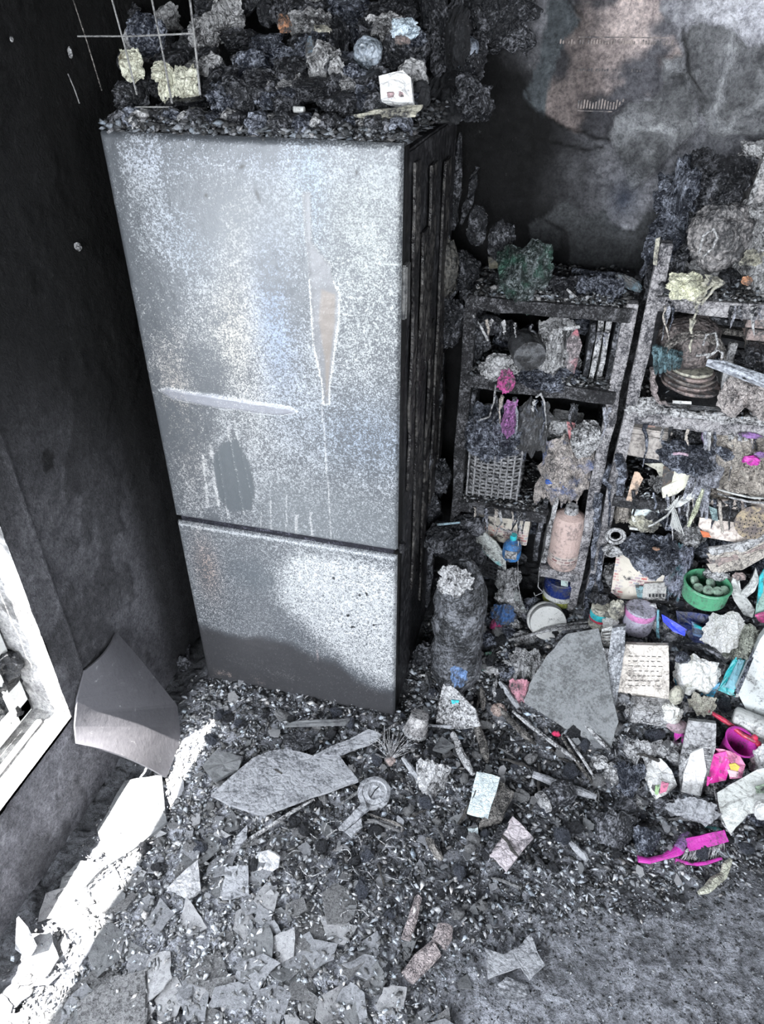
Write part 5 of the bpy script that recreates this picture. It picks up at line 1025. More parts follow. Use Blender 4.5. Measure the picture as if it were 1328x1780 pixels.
ob('bucket_wall', tr(lathe([(14*m, 0), (26*m, 46*m), (28*m, 48*m), (25*m, 48*m), (13*m, .006)], 26, .02), q, (12, 14, 0)), magenta, t)
pan('purple_edge', 'small magenta edge left of the burnt standing box', 'scrap', [(1185, 1272), (1192, 1282), (1190, 1296), (1184, 1294)], 1.45, 1.44, magenta, .004)
t = thing('burnt_box', 'grey burnt box with pale melted peel standing left of the magenta bucket', 'box', P(1210, 1385, v=1.34))
pan('box_front', None, None, [(1197, 1252), (1245, 1258), (1244, 1300), (1232, 1350), (1218, 1388), (1182, 1380), (1180, 1330), (1188, 1290)], 1.42, 1.32, charm('burnt box face', (.06, .06, .064), (.30, .30, .31), .8, 14, .6, .8), .02, parent=t, sub=3, jg=1)
pan('pale_peel', None, None, [(1200, 1310), (1222, 1300), (1228, 1340), (1218, 1384), (1184, 1376), (1188, 1345)], 1.365, 1.315, charm('pale peel', (.25, .25, .25), (.66, .66, .65), .85, 10, .5, .7), .006, parent=t, sub=2, jg=1.5)
rod('curled_tube', None, None, [(1204, 1298, 1.37), (1194, 1318, 1.355), (1186, 1335, 1.34)], [.009, .012, .010], charp, parent=t)
for i in range(6): rod('rib', None, None, [(1217, 1284+i*7, 1.37-.005*i), (1236, 1286+i*7, 1.37-.005*i)], .0022, charp, 5, parent=t)
t = thing('pink_toy', 'hot pink toy case with a handle right of the burnt box', 'toy', P(1262, 1362, v=1.33))
pk1 = col('hot pink plastic', (.88, .04, .42), .05, .04, rough=.3, bump=.2)
pan('case_side', None, None, [(1238, 1312), (1262, 1306), (1270, 1330), (1262, 1356), (1236, 1362), (1230, 1345)], 1.38, 1.33, pk1, .02, parent=t, sub=2, jg=.8)
pan('case_lid', None, None, [(1240, 1300), (1256, 1302), (1285, 1312), (1296, 1330), (1290, 1352), (1268, 1354), (1274, 1332), (1262, 1314)], 1.39, 1.33, col('rose plastic', (.90, .30, .52), .05, .05, rough=.35, bump=.3), .014, parent=t, sub=2, jg=.8)
pan('yellow_patch', None, None, [(1267, 1329), (1278, 1327), (1286, 1333), (1282, 1341), (1270, 1338)], 1.325, 1.32, col('yellow plastic', (.80, .62, .12), .05, .05), .003, parent=t)
pan('pale_patch', None, None, [(1264, 1338), (1284, 1342), (1282, 1352), (1268, 1350)], 1.318, 1.314, col('pale pink plastic', (.86, .60, .66), .05, .05), .003, parent=t)
ob('tail', tube([P(x, y, v=v) for x, y, v in ((1238, 1352, 1.32), (1230, 1362, 1.31), (1232, 1350, 1.32))], [.005, .007, .004], 8), pk1, t)
ob('toy_wheel', tr(lathe([(0, 0), (.014, 0), (.014, .012), (.006, .014), (0, .010)], 18), P(1312, 1318, v=1.40), (60, 20, 0)), col('pale rose ring', (.55, .42, .45), .2, .1), None, 'small pale rose ring in the dark gap right of the pink toy', 'ring')
folds('white_paper', 'crushed white paper at the photo edge above the large pale sheet', 'paper', 1328, 1320, 1.40, 46, 60, charm('white crush', (.2, .2, .21), (.66, .67, .68), .85, 16, .8, 1), 430, .04, 0, 3)
t = thing('pale_sheet_metal', 'large dented pale grey sheet at the right edge of the rubble', 'sheet', gp(1290, 1420))
pan('sheet', None, None, [(1246, 1378), (1280, 1358), (1315, 1338), (1360, 1330), (1380, 1400), (1300, 1415), (1270, 1450), (1254, 1420)], 1.34, 1.20, charm('dented pale sheet', (.20, .20, .19), (.36, .37, .36), .88, 8, .5, .6, None, .15), .014, parent=t, sub=3, jg=1)
pan('flower_print', None, None, [(1312, 1368), (1330, 1362), (1334, 1378), (1316, 1382)], 1.29, 1.28, col('faded green print', (.42, .55, .40), .1, .1), .002, parent=t)
rod('bent_wire', 'thin bent wire tracing the left edge of the dented sheet', 'wire', [(1240, 1362, 1.33), (1246, 1395, 1.28), (1256, 1430, 1.23), (1272, 1452, 1.20)], .0022, charp, 6)
lump('white_stone', 'smooth white lump at the photo edge below the dented sheet', 'stone', 1328, 1408, 1.22, 34, 44, spk, 431, rdg=.1, amp=.15)
t = thing('small_packet', 'white rounded carton with a pink green print, lying on the rubble', 'carton', gp(1140, 1385))
pan('carton_face', None, None, [(1120, 1322), (1148, 1318), (1168, 1340), (1176, 1362), (1160, 1378), (1140, 1390), (1128, 1372), (1118, 1345)], 1.40, 1.30, charm('off white carton', (.32, .32, .31), (.70, .69, .66), .88, 12, .6, .6), .022, parent=t, sub=2, jg=.8)
pan('pink_print', None, None, [(1150, 1358), (1163, 1362), (1158, 1376), (1146, 1380)], 1.313, 1.298, col('pink print', (.80, .25, .40), .1, .1), .002, parent=t)
pan('green_print', None, None, [(1139, 1366), (1147, 1364), (1144, 1382), (1138, 1380)], 1.31, 1.298, col('soft green print', (.45, .68, .35), .1, .1), .002, parent=t)
folds('charred_nest', 'round nest of charred strips above the white rounded carton', 'debris', 1112, 1300, 1.44, 52, 44, charp, 433, .04, 0, 5)
folds('charred_band', 'curved dark ash band left of the white rounded carton', 'debris', 1092, 1340, 1.38, 50, 50, charb, 434, .05, 0, 4)

# =====================================================  LOOSE ITEMS ON THE FLOOR
def gslab(name, label, cat, poly, th, mat, lift=.012, tilt=(0, 0), sub=3, jg=1.2, seed=0, group=None):
    rr = random.Random(seed); L = []
    n = len(poly)
    for i in range(n):
        a, b_ = poly[i], poly[(i+1) % n]
        for k in range(sub):
            t = k/sub; j = jg if k else 0; L.append((a[0]+(b_[0]-a[0])*t+rr.uniform(-j, j), a[1]+(b_[1]-a[1])*t+rr.uniform(-j, j)))
    Q = np.array([G(x, y, lift) for x, y in L]); c = Q.mean(0); Q[:, 2] = c[2]*.4+Q[:, 2]*.6+lift
    loc = Q-c; VF = sheet([(x, y) for x, y in loc[:, :2]], th, seed, .004, 0)
    V = VF[0]; m = len(Q)
    V[:, 2] += V[:, 0]*tilt[0]+V[:, 1]*tilt[1]+ (Q[:, 2].mean()-c[2]) 
    return ob(name, (V+c, VF[1]), mat, None, label, cat, group)
gslab('slab', 'large smoked plaster slab lying left of centre before the fridge', 'slab', [(368, 1388), (438, 1322), (470, 1308), (500, 1302), (545, 1316), (590, 1314), (623, 1360), (540, 1390), (457, 1424), (400, 1404)], .010, grayp, .03, (0, -.05), seed=1)
gslab('slab', 'smoked slab corner tucked behind the large slab', 'slab', [(546, 1318), (640, 1270), (664, 1280), (640, 1298), (592, 1316)], .008, grayp, .03, (0, .05), seed=2)
gslab('slab', 'darker slab left of the large slab, against the ash heap', 'slab', [(352, 1332), (378, 1305), (424, 1322), (415, 1345), (372, 1362)], .010, slabm, .02, (.1, 0), seed=3)
gslab('slab', 'thin dark sliver of board at the fridge foot', 'slab', [(495, 1266), (520, 1255), (612, 1252), (600, 1262)], .008, slabm, .02, seed=4)
gslab('slab', 'rounded charred slab above the large slab', 'slab', [(492, 1285), (520, 1275), (542, 1285), (545, 1300), (520, 1312), (495, 1306)], .016, char, .02, seed=5)
gslab('slab', 'sunlit board end lying against the left wall', 'slab', [(218, 1362), (282, 1350), (291, 1432), (250, 1468), (192, 1508), (170, 1446)], .010, slabm, .012, (0, 0), seed=6)
gslab('slab', 'sunlit broken board below the sunlit board end', 'slab', [(140, 1500), (188, 1506), (150, 1545), (98, 1566), (110, 1530)], .010, slabm, .010, seed=7)
gslab('slab', 'smooth pale flake right of the large slab, split in two', 'slab', [(588, 1440), (632, 1398), (642, 1412), (618, 1432), (598, 1444)], .006, grayp, .02, (.1, .1), seed=8)
gslab('slab', 'small pale flake under the split flake', 'slab', [(600, 1448), (628, 1426), (630, 1440), (612, 1458)], .006, grayp, .018, seed=9)
gslab('slab', 'upright leaf-shaped flake at the left end of the long splinter', 'slab', [(402, 1486), (412, 1455), (430, 1438), (430, 1460), (415, 1482)], .006, grayp, .02, (.2, 0), seed=10)
gslab('slab', 'square pale tile left of the curled pale paper', 'slab', [(392, 1510), (432, 1508), (434, 1560), (386, 1566)], .008, grayp, .012, seed=11)
gslab('slab', 'pointed pale flake below the sunlit board', 'slab', [(290, 1546), (345, 1500), (350, 1550), (330, 1566)], .008, palep, .02, (.05, .08), seed=12)
gslab('slab', 'jagged pale butterfly-shaped plate low right of centre', 'slab', [(845, 1650), (874, 1662), (900, 1648), (922, 1625), (932, 1655), (946, 1682), (920, 1706), (905, 1684), (884, 1690), (848, 1702)], .006, grayp, .018, (.05, 0), seed=13)
gslab('slab', 'pale pointed shard below the butterfly-shaped plate', 'slab', [(880, 1700), (915, 1716), (925, 1735), (890, 1745), (860, 1720)], .006, grayp, .014, seed=14)
gslab('pale_card', 'pale blue grey card lying right of centre', 'card', [(828, 1348), (868, 1358), (848, 1424), (812, 1412)], .010, charm('pale blue card', (.26, .31, .34), (.52, .58, .62), .9, 24, .7, .6), .035, (.05, .1), seed=15)
gslab('charred_block', 'charred wooden block under the pale blue grey card', 'wood', [(868, 1368), (892, 1386), (872, 1430), (832, 1440), (850, 1420)], .025, charw, .015, seed=16)
gslab('pink_tile', 'pinkish grey tile with an orange streak, right of centre', 'tile', [(890, 1424), (926, 1462), (880, 1516), (862, 1496), (846, 1484)], .008, charm('pinkish tile', (.12, .11, .12), (.40, .36, .38), .85, 12, .6, .7, (.30, .24, .25)), .02, (.1, .05), seed=17)
gslab('tile_scrap', 'charred scrap touching the upper left of the pinkish tile', 'scrap', [(842, 1478), (868, 1440), (884, 1436), (870, 1462), (850, 1486)], .012, char, .02, seed=18)
gslab('small_cube', 'small pale blue grey chip left of the pinkish tile', 'chip', [(812, 1446), (830, 1444), (832, 1462), (814, 1462)], .012, charm('pale blue card', 0, 0), .01, seed=19)
t = thing('teal_dot_sheet', 'ashy mottled pointed sheet with a teal spot before the burnt roll', 'sheet', gp(790, 1262))
pan('sheet', None, None, [(772, 1186), (790, 1196), (812, 1218), (826, 1232), (836, 1262), (800, 1268), (758, 1262), (762, 1222)], 1.60, 1.50, charp, .01, parent=t, sub=3, jg=1.5)
pan('teal_spot', None, None, [(784, 1217), (798, 1218), (794, 1230), (788, 1232)], 1.556, 1.55, teal, .002, parent=t)
t = thing('ribbed_cup', 'charred ribbed cup beside the fridge corner', 'cup', gp(722, 1262))
q = A3(P(722, 1272, v=gv(722, 1272)+.02)); m = dist(q)
ob('cup_body', tr(lathe([(0, 0)]+[((20+1.2*(k % 2)-k*.5)*m, k*.0055) for k in range(12)]+[(0, .062)], 28, .03), q, (-18, 8, 0)), charm('ribbed char', (.05, .05, .055), (.34, .33, .33), .8, 20, .5, .6), t)
ob('cup_rim', tr(lathe([(21*m, -.006), (23*m, 0), (21*m, .006)], 28, .03, cap=False), q, (-18, 8, 0)), charp, t)
t = thing('wire_brush', 'fan of burnt wire bristles on a pale stub, before the fridge corner', 'brush', gp(680, 1330))
q = A3(P(678, 1325, v=gv(678, 1325)-.0))
L = []
for i in range(46):
    rr = random.Random(i); a = math.radians(90+rr.uniform(-68, 62)); l = rr.uniform(.06, .085)
    L.append(tube([tuple(q+[0, 0, .012]), tuple(q+[math.cos(a)*l*.55, .03*rr.uniform(.2, 1), .02+math.sin(a)*l*.5]), tuple(q+[math.cos(a)*l, .055*rr.uniform(.2, 1.2), .012+math.sin(a)*l*.75])], [.0009, .0009, .0006], 4))
ob('bristles', cat_(L), charp, t, kind='stuff')
ob('ferrule', tr(blob(.03, .03, .026, 8, 3), q+[0, 0, .01]), pinkc, t)
ob('binding_loop', tube([P(665, 1292, v=1.36), P(668, 1272, v=1.38), P(688, 1258, v=1.40), P(700, 1256, v=1.40)], .0035, 7), charp, t)
t = thing('burnt_disc', 'round burnt disc with a cracked centre, right of the large slab', 'disc', gp(650, 1382))
q = gp(650, 1380, .02)+[0, 0, .02]; m = dist(q)
ob('disc_body', tr(rough(lathe([(0, -.02), (26*m, -.02), (29*m, -.006), (29*m, .004), (22*m, .008), (20*m, .005), (12*m, .009), (8*m, .005), (0, .006)], 36, .06, 3), .0015, 60), q, (14, 10, 0)), grayp, t)
ob('crack', tube([tuple(q+[-.004, -.02, .010]), tuple(q+[.002, .002, .012]), tuple(q+[.010, .018, .010])], .0016, 5), dark, t)
t = thing('curled_paper', 'pale curled paper with a round pale scrap in the left rubble', 'paper', gp(462, 1500))
pan('leaf', None, None, [(448, 1482), (466, 1478), (486, 1490), (484, 1508), (466, 1522), (456, 1512), (462, 1500), (450, 1498)], 1.0, .97, palep, .004, parent=t, sub=2, jg=1)
lump('round_scrap', None, None, 473, 1528, .96, 16, 14, palep, 440, parent=t, sub=3)
gslab('dark_gloss_flake', 'dark glossy flake below the curled pale paper', 'flake', [(446, 1552), (470, 1548), (474, 1572), (450, 1582)], .006, silver, .012, seed=20)
# jar on its side, sticks, bone-like twist
t = thing('ribbed_jar', 'charred ribbed jar lying on its side right of centre', 'jar', gp(965, 1400))
a, b_ = gp(945, 1402)+[0, 0, .022], gp(990, 1382)+[0, 0, .028]; m = dist(a)
ob('jar_body', tube([tuple(a+(b_-a)*k/6) for k in range(7)], [15*m, 19*m, 17*m, 22*m, 22*m, 21*m, 17*m], 20, .05), char, t)
ob('jar_lid', tube([tuple(a-(b_-a)*.16), tuple(a+(b_-a)*.02)], [18*m, 19*m], 20), charp, t)
t = thing('wrapped_stick', 'broken pinkish wrapped roll, two ends meeting at a knot, low centre', 'stick', gp(745, 1670))
for i, pts in enumerate([((708, 1706), (730, 1682), (756, 1655)), ((762, 1652), (770, 1632), (772, 1618)), ((705, 1640), (716, 1605), (728, 1566))]):
    ob('piece', rough(tube([tuple(gp(x, y)+[0, 0, .018]) for x, y in pts], [.018, .021, .017] if i < 2 else [.012, .011, .008], 14, .12, i), .004, 40, i), charm('wrapped pinkish', (.07, .06, .065), (.44, .38, .38), .75, 26, .7, 1), t)
t = thing('twisted_stalk', 'pale twisted stalk lying right of the magenta dustpan', 'stalk', gp(1240, 1540))
ob('stalk', tube([tuple(gp(x, y)+[0, 0, .008]) for x, y in ((1268, 1498), (1260, 1510), (1256, 1525), (1240, 1535), (1228, 1550), (1212, 1556))], [.006, .010, .008, .011, .010, .004], 9, .25), charm('pale stalk', (.12, .12, .10), (.46, .46, .38), .85, 20, .7, 1), t)
sticks = [((826, 1262), (846, 1330), .012, 'wood stick standing from the teal-dotted sheet'), ((786, 1280), (822, 1352), .012, 'grey burnt stick left of the pale card'), ((700, 1322), (752, 1400), .008, 'long pale stick from the wire bristles to the right'), ((865, 1232), (930, 1300), .009, 'long bare stick below the leaning board, left one'), ((890, 1240), (1005, 1330), .006, 'thin long pale stick below the leaning board'), ((900, 1235), (868, 1190), .010, 'split white stick leaning up left of the board'), ((838, 1238), (836, 1200), .008, 'short upright grey stick by the split stick'), ((860, 1215), (862, 1180), .007, 'second short upright stick'), ((925, 1352), (1035, 1392), .012, 'thick charred branch above the ribbed jar'), ((975, 1285), (1028, 1365), .005, 'thin dark twig right of the thin long pale stick'), ((985, 1282), (1034, 1358), .004, 'second thin dark twig beside the first'), ((990, 1470), (1020, 1500), .010, 'pale ended stick stub right of the pinkish tile'), ((742, 1462), (768, 1500), .010, 'grey stick stub below centre'), ((405, 1482), (545, 1392), .005, 'long thin splinter under the large slab'), ((728, 1262), (800, 1268), .005, 'thin stick with pink tip beside the ribbed cup'), ((640, 1418), (700, 1440), .004, 'thin curled twig right of the burnt disc'), ((1003, 1250), (1060, 1310), .007, 'stick along the lower edge of the leaning board'), ((905, 1210), (918, 1228), .006, 'pale short peg at the left tip of the leaning board')]
for i, (a, b_, r, lb) in enumerate(sticks):
    mid = ((a[0]+b_[0])/2+random.Random(i).uniform(-4, 4), (a[1]+b_[1])/2)
    ob('stick', tube([tuple(gp(x, y, .01)+[0, 0, r+.012]) for x, y in (a, ((a[0]+mid[0])/2, (a[1]+mid[1])/2), mid, ((b_[0]+mid[0])/2, (b_[1]+mid[1])/2), b_)], [r*.6, r, r*.9, r, r*.5], 9, .25, i), [charw, charp, grayp][i % 3], None, lb, 'stick')
folds('pink_rag', 'pink torn rag at the left edge of the leaning board', 'cloth', 905, 1200, 1.60, 36, 54, col('salmon pink rag', (.72, .34, .42), .2, .2), 451, .03, 0, 3, nx=26, ny=30)
folds('white_cloth', 'white and grey torn cloth above the pink rag', 'cloth', 915, 1150, 1.64, 60, 60, charp, 452, .05, 0, 4)
lump('red_bead', 'small crimson bead at the lower edge of the leaning board', 'bead', 967, 1276, 1.46, 14, 10, col('crimson plastic', (.62, .03, .12), .1, .05), 453, sub=3)
lump('brown_lump', 'brownish lump in the sticks left of the leaning board', 'debris', 866, 1235, 1.52, 26, 26, charm('brownish lump', (.09, .06, .05), (.30, .24, .22), .7, 16, .6, .8), 454, sub=4)
folds('pale_crust', 'pale ash crust slab between the burnt disc and the pale card', 'crust', 752, 1350, 1.22, 56, 80, charp, 455, .05, 0, 4)
gslab('dark_wedge', 'dark smooth wedge above the ash crust slab', 'flake', [(752, 1306), (768, 1282), (790, 1300), (772, 1312)], .008, slabm, .03, seed=23)

# magenta dustpan comb
t = thing('dustpan_brush', 'magenta plastic brush lying open on the damp carpet, low right', 'brush', gp(1180, 1490))
def gtube(pts, r, up, **k): return tube([tuple(gp(x, y)+[0, 0, up]) for x, y in pts], r, **k)
ob('handle', gtube([(1106, 1500), (1125, 1503), (1150, 1497), (1172, 1487), (1180, 1480)], [.010, .008, .007, .013, .015], .016, seg=12, wob=.06, flat=.6), magenta, t)
ob('lower_arm', gtube([(1172, 1500), (1200, 1508), (1225, 1505), (1252, 1496)], [.007, .005, .0045, .004], .010, seg=8), magenta, t)
ob('neck', rough(gtube([(1176, 1484), (1184, 1470), (1194, 1462)], [.012, .013, .012], .026, seg=12), .002, 40), purple, t)
a = gp(1188, 1478); b_ = gp(1252, 1462)
VFb = box(1, .028, .018, 0, 6); V = VFb[0].copy(); ax = (b_-a); Ln = np.linalg.norm(ax[:2]); ang = math.degrees(math.atan2(ax[1], ax[0]))
ob('brush_back', rough(tr((V*[Ln, 1, 1], VFb[1]), (a+b_)/2+[0, 0, .022], (30, 0, ang)), .0025, 50), magenta, t)
L = []
for i in range(34):
    rr = random.Random(i); f_ = i/33; s0 = a+(b_-a)*f_+[0, -.012, .024]; e0 = gp(1178+f_*78, 1504-f_*10+rr.uniform(-3, 3))+[0, 0, .006]
    L.append(tube([tuple(s0), tuple((s0+e0)/2+[rr.uniform(-.004, .004), 0, .004]), tuple(e0)], [.0016, .0013, .0008], 4))
ob('bristles', cat_(L), charp, t, kind='stuff')
ob('teal_strip', gtube([(1222, 1442), (1245, 1446), (1262, 1458), (1272, 1468)], [.003, .005, .004, .002], .012, seg=7), col('dark teal strip', (.04, .22, .22), .2, .2), None, 'dark teal strip behind the magenta brush', 'strip')
folds('crumpled_can', 'crumpled silvery char sheet left of the magenta brush', 'debris', 1122, 1452, 1.17, 46, 44, charb, 460, .04, 0, 3)
folds('flat_foil', 'folded grey foil above the magenta brush', 'foil', 1205, 1405, 1.24, 76, 52, grayp, 461, .03, 0, 3)
folds('bowl_char', 'curled charred bowl-like shell right of the ribbed jar', 'debris', 1065, 1425, 1.20, 76, 60, char, 462, .06, 0, 2.5)
# =====================================================  LEFT: curled sheet, white shard, pipes in the gap
def lerp(L, t):
    x = np.linspace(0, 1, len(L)); A = np.array(L); return np.stack([np.interp(t, x, A[:, k]) for k in range(3)], -1)
Lc = [P(145, 1165, u=UL+.006), P(132, 1215, u=UL+.008), P(128, 1262, u=UL+.010), P(131, 1292, u=UL+.02)]
Rc = [P(200, 1100, u=UL+.006), P(250, 1158, u=-.99), P(305, 1226, u=-.945), P(312, 1288, u=-.905), P(286, 1352, u=-.882)]
def fn(s, t):
    a, b_ = lerp(Lc, t.ravel()), lerp(Rc, t.ravel()); r = a+(b_-a)*s.ravel()[:, None]
    r[:, 2] += (.018*np.sin(math.pi*s.ravel())*t.ravel()**3)+.001*fbm(s.ravel()*6, t.ravel()*6, 2, 3); r[:, 0] += .012*np.sin(math.pi*s.ravel())
    return tuple(r.reshape(s.shape+(3,)).transpose(2, 0, 1))
ob('curled_board', drape(1, 1, 30, 40, fn, .006), burnt('smoked flooring sheet', (.092, .09, .10), dark=(.03, .03, .035), soot=.15, ashy=.2, scale=9, rough=.7, bump=.15), None, 'smoked curled sheet leaning at the foot of the left wall, sunlit along its lower edge', 'sheet')
pan('white_shard', 'pointed white shard standing at the left wall foot, sunlit', 'shard', [(29, 1596), (46, 1616), (62, 1648), (50, 1668), (26, 1650)], .60, .575, palep, .005)
for i, (pts, r, lb) in enumerate([([(195, 530, 1.55), (205, 600, 1.55), (215, 680, 1.55), (232, 740, 1.55), (262, 800, 1.55), (275, 860, 1.55)], [.008, .010, .008, .006, .005, .005], 'burnt hose hanging in the gap left of the fridge, upper run'), ([(275, 960, 1.5), (290, 1010, 1.5), (312, 1060, 1.5), (322, 1110, 1.5), (330, 1160, 1.5)], [.016, .022, .016, .010, .008], 'burnt thick pipe hanging low in the gap left of the fridge'), ([(245, 920, 1.55), (262, 940, 1.52), (272, 975, 1.5)], [.006, .012, .014], 'burnt curled valve above the thick pipe left of the fridge')]):
    rod('burnt_pipe', lb, 'pipe', pts, r, charm('pipe char', (.018, .018, .022), (.12, .12, .14), .55, 14, .5, .8), 9, .25, i)
for i in range(26):
    rr = random.Random(i+50); y = rr.uniform(520, 1180); x = 185+(y-520)*.20+rr.uniform(-40, 40)
    lump('charred_lump', 'faint charred clinging lump in the gap left of the fridge', 'debris', x, y, 1.62, rr.uniform(14, 34), rr.uniform(18, 60), char, 500+i, sub=3, group='lumps left of the fridge')
for i, (x, y, w_, h_) in enumerate([(190, 632, 16, 24), (195, 655, 14, 22), (188, 607, 12, 12), (135, 429, 14, 14), (275, 856, 18, 12), (122, 92, 8, 16), (20, 68, 4, 8)]):
    q = P(x, y, u=UL+.012) if i in (3, 5, 6) else P(x, y, v=1.52); m = dist(q)
    ob('pale_chip', tr(blob(w_*m, .008, h_*m, i+3, 3), q), charp, None, 'pale chip stuck in the dark left of the fridge, %s from the top' % ['fourth', 'fifth', 'third', 'second', 'sixth', 'first', 'nearest the corner'][i], 'chip')

# =====================================================  TOP OF THE FRIDGE
TZ = 1.53
def lift_top(x, y, v): return P(x, y, v=v)
r = np.random.default_rng(5)
n = 9000; pu = r.uniform(FL, FR, n); pv = FV+.015+r.random(n)**1.4*.52; hh = .012+.022*(.5+.5*fbm(pu*16, pv*16, 3, 3))+.01*ss(pv, FV, FV+.1); pz = TZ+.01+hh*r.random(n)
rubble('charred_crust', np.stack([pu, pv, pz], -1), r.uniform(.004, .022, n), greys(n, .01, .22, 2.4, 6, .10), vcol('char bits', .68, 160, .8), None, .6, 6, label='crust of char and ash covering the fridge top', cat='debris')
for i in range(26):
    rr = random.Random(i+10); x = FL+.03+i*(FR-FL-.05)/25
    ob('crust_lump', tr(blob(rr.uniform(.03, .055), rr.uniform(.04, .07), rr.uniform(.028, .042), i, 3, .35, 2, .5, .15), (x, FV+.045+rr.uniform(0, .02), TZ+.030)), [char, charb, charp, char][i % 4], None, 'ashy crust lump along the front top edge of the fridge', 'debris', 'crust lumps along the fridge top edge')
heap = []
rr = random.Random(77)
for i in range(78):
    x = rr.uniform(365, 735); y = rr.uniform(-10, 185); v = 1.86-(y/185)*.36+rr.uniform(-.03, .03)
    heap.append((x, y, v, rr.uniform(38, 80), rr.uniform(30, 74)))
for i in range(26):
    x = rr.uniform(215, 370); y = rr.uniform(30, 180); heap.append((x, y, 1.84-(y/185)*.32, rr.uniform(34, 66), rr.uniform(26, 56)))
for i in range(14): heap.append((rr.uniform(720, 830), rr.uniform(20, 190), rr.uniform(1.8, 1.95), rr.uniform(34, 70), rr.uniform(40, 90)))
for i, (x, y, v, w_, h_) in enumerate(heap):
    mt = [char, charb, char, charb, char, charp, char][i % 7] if x > 370 else [char, char, charp][i % 3]
    if x > 720: mt = dark if i % 2 else char
    if i % 5 < 3: folds('charred_clump', 'crumpled charred clump heaped on the fridge', 'debris', x, y, v, w_, h_, mt, 600+i, .05, 0, 3.2, group='charred clumps on the fridge', nx=32, ny=28)
    else: lump('charred_clump', 'crumpled charred clump heaped on the fridge', 'debris', x, y, v, w_*.8, h_*.8, mt, 600+i, group='charred clumps on the fridge', sub=4 if i % 2 else 3)
t = thing('bottle_cap', 'small white cylindrical cap lying on the fridge top heap', 'cap', P(520, 190, v=1.45))
ob('cap', tube([P(511, 190, v=1.45), P(529, 191, v=1.45)], .0055, 12), white, t)
t = thing('pale_packet', 'pale grey packet with a pink stain on the right of the fridge top', 'packet', P(690, 178, v=1.5))
pan('packet_face', None, None, [(658, 132), (700, 122), (714, 135), (718, 176), (690, 178), (662, 172)], 1.50, 1.47, charm('pale packet', (.22, .22, .25), (.60, .60, .62), .92, 14, .6, .5), .02, parent=t, sub=2, jg=1)
pan('pink_stain', None, None, [(672, 160), (700, 158), (702, 168), (674, 170)], 1.477, 1.473, col('pinkish stain', (.60, .42, .44), .3, .1), .002, parent=t)
pan('pale_rag', 'pale cream singed rag lying flat at the fridge top right corner', 'cloth', [(610, 200), (650, 190), (735, 182), (722, 200), (660, 208)], 1.46, 1.43, cream, .004, sub=3, jg=2)
lump('blue_can', 'blue grey can shape in the middle of the fridge top heap', 'can', 540, 90, 1.60, 18, 44, col('blue grey can', (.16, .24, .32), .3, .2, rough=.3), 701, rdg=.1, amp=.1)
lump('round_flask', 'smooth dark faceted flask at the upper right of the fridge top heap', 'flask', 640, 92, 1.60, 50, 48, charm('slick grey char', (.05, .06, .07), (.22, .25, .29), .7, 8, .25, .4), 702, rdg=.12, amp=.18)
lump('domed_cap', 'blue grey dome right of centre in the fridge top heap', 'cap', 612, 126, 1.55, 34, 26, charb, 703, rdg=.1)
for i, (x, y, w_, h_, nm, mt) in enumerate([(495, 42, 18, 22, 'orange scorched scrap at the top of the fridge heap', col('orange melt', 0)), (700, 68, 22, 14, 'pinkish orange scrap at the top right of the fridge heap', pinkc), (560, 50, 24, 8, 'cream stub lying on top of the fridge heap', cream), (590, 135, 30, 40, 'torn pale flap hanging in the fridge heap centre', charp), (705, 50, 44, 24, 'pale blue singed rag end at the fridge heap top right', charm('pale blue rag', (.08, .12, .16), (.45, .52, .58), .7, 18, .5, .8))]):
    folds('scrap', nm, 'scrap', x, y, 1.56, w_*1.2, h_*1.2, mt, 710+i, .02, 0, 3, nx=20, ny=18)
crm2 = charm('cream melted foam', (.20, .18, .12), (.72, .68, .50), .9, 18, .8, 1)
for i, (x, y, w_, h_, lb) in enumerate([(325, 148, 44, 60, 'bright cream melted clump right, behind the wire rack'), (297, 155, 30, 60, 'middle cream melted clump behind the wire rack'), (232, 112, 44, 50, 'upper left cream melted clump behind the wire rack'), (285, 125, 34, 30, 'small cream melted clump behind the wire rack')]):
    folds('melted_foam', lb, 'melted plastic', x, y, 1.52, w_, h_, crm2, 720+i, .03, 0, 3.5, nx=26, ny=26)
lump('ribbed_pad', 'blue grey bristly pad at the top left behind the wire rack', 'pad', 255, 60, 1.6, 60, 56, charb, 725)
# wire rack
t = thing('wire_rack', 'thin upright burnt wire rack on the left of the fridge top', 'rack', P(250, 180, v=1.44))
wm = charm('ash coated wire', (.05, .05, .055), (.20, .20, .20), .85, 30, .5, .5)
for i, (x0, y0, x1, y1, k) in enumerate([(124, -10, 177, 158, .0012), (192, -10, 238, 165, .0017), (262, -10, 299, 180, .0019), (329, -10, 348, 165, .0022), (118, 128, 138, 180, .0012)]):
    ob('upright_wire', tube([P(x0, y0, v=1.44), P((x0+x1)/2+1, (y0+y1)/2, v=1.44), P(x1, y1, v=1.44)], k, 6, .1), wm if i else charw, t)
ob('cross_wire', tube([P(135, 63, v=1.44), P(230, 63, v=1.44), P(300, 60, v=1.437), P(338, 58, v=1.44)], .0015, 6, .2), wm, t)
ob('cross_wire', tube([P(235, 186, v=1.435), P(300, 186, v=1.435)], .0014, 6), wm, t)
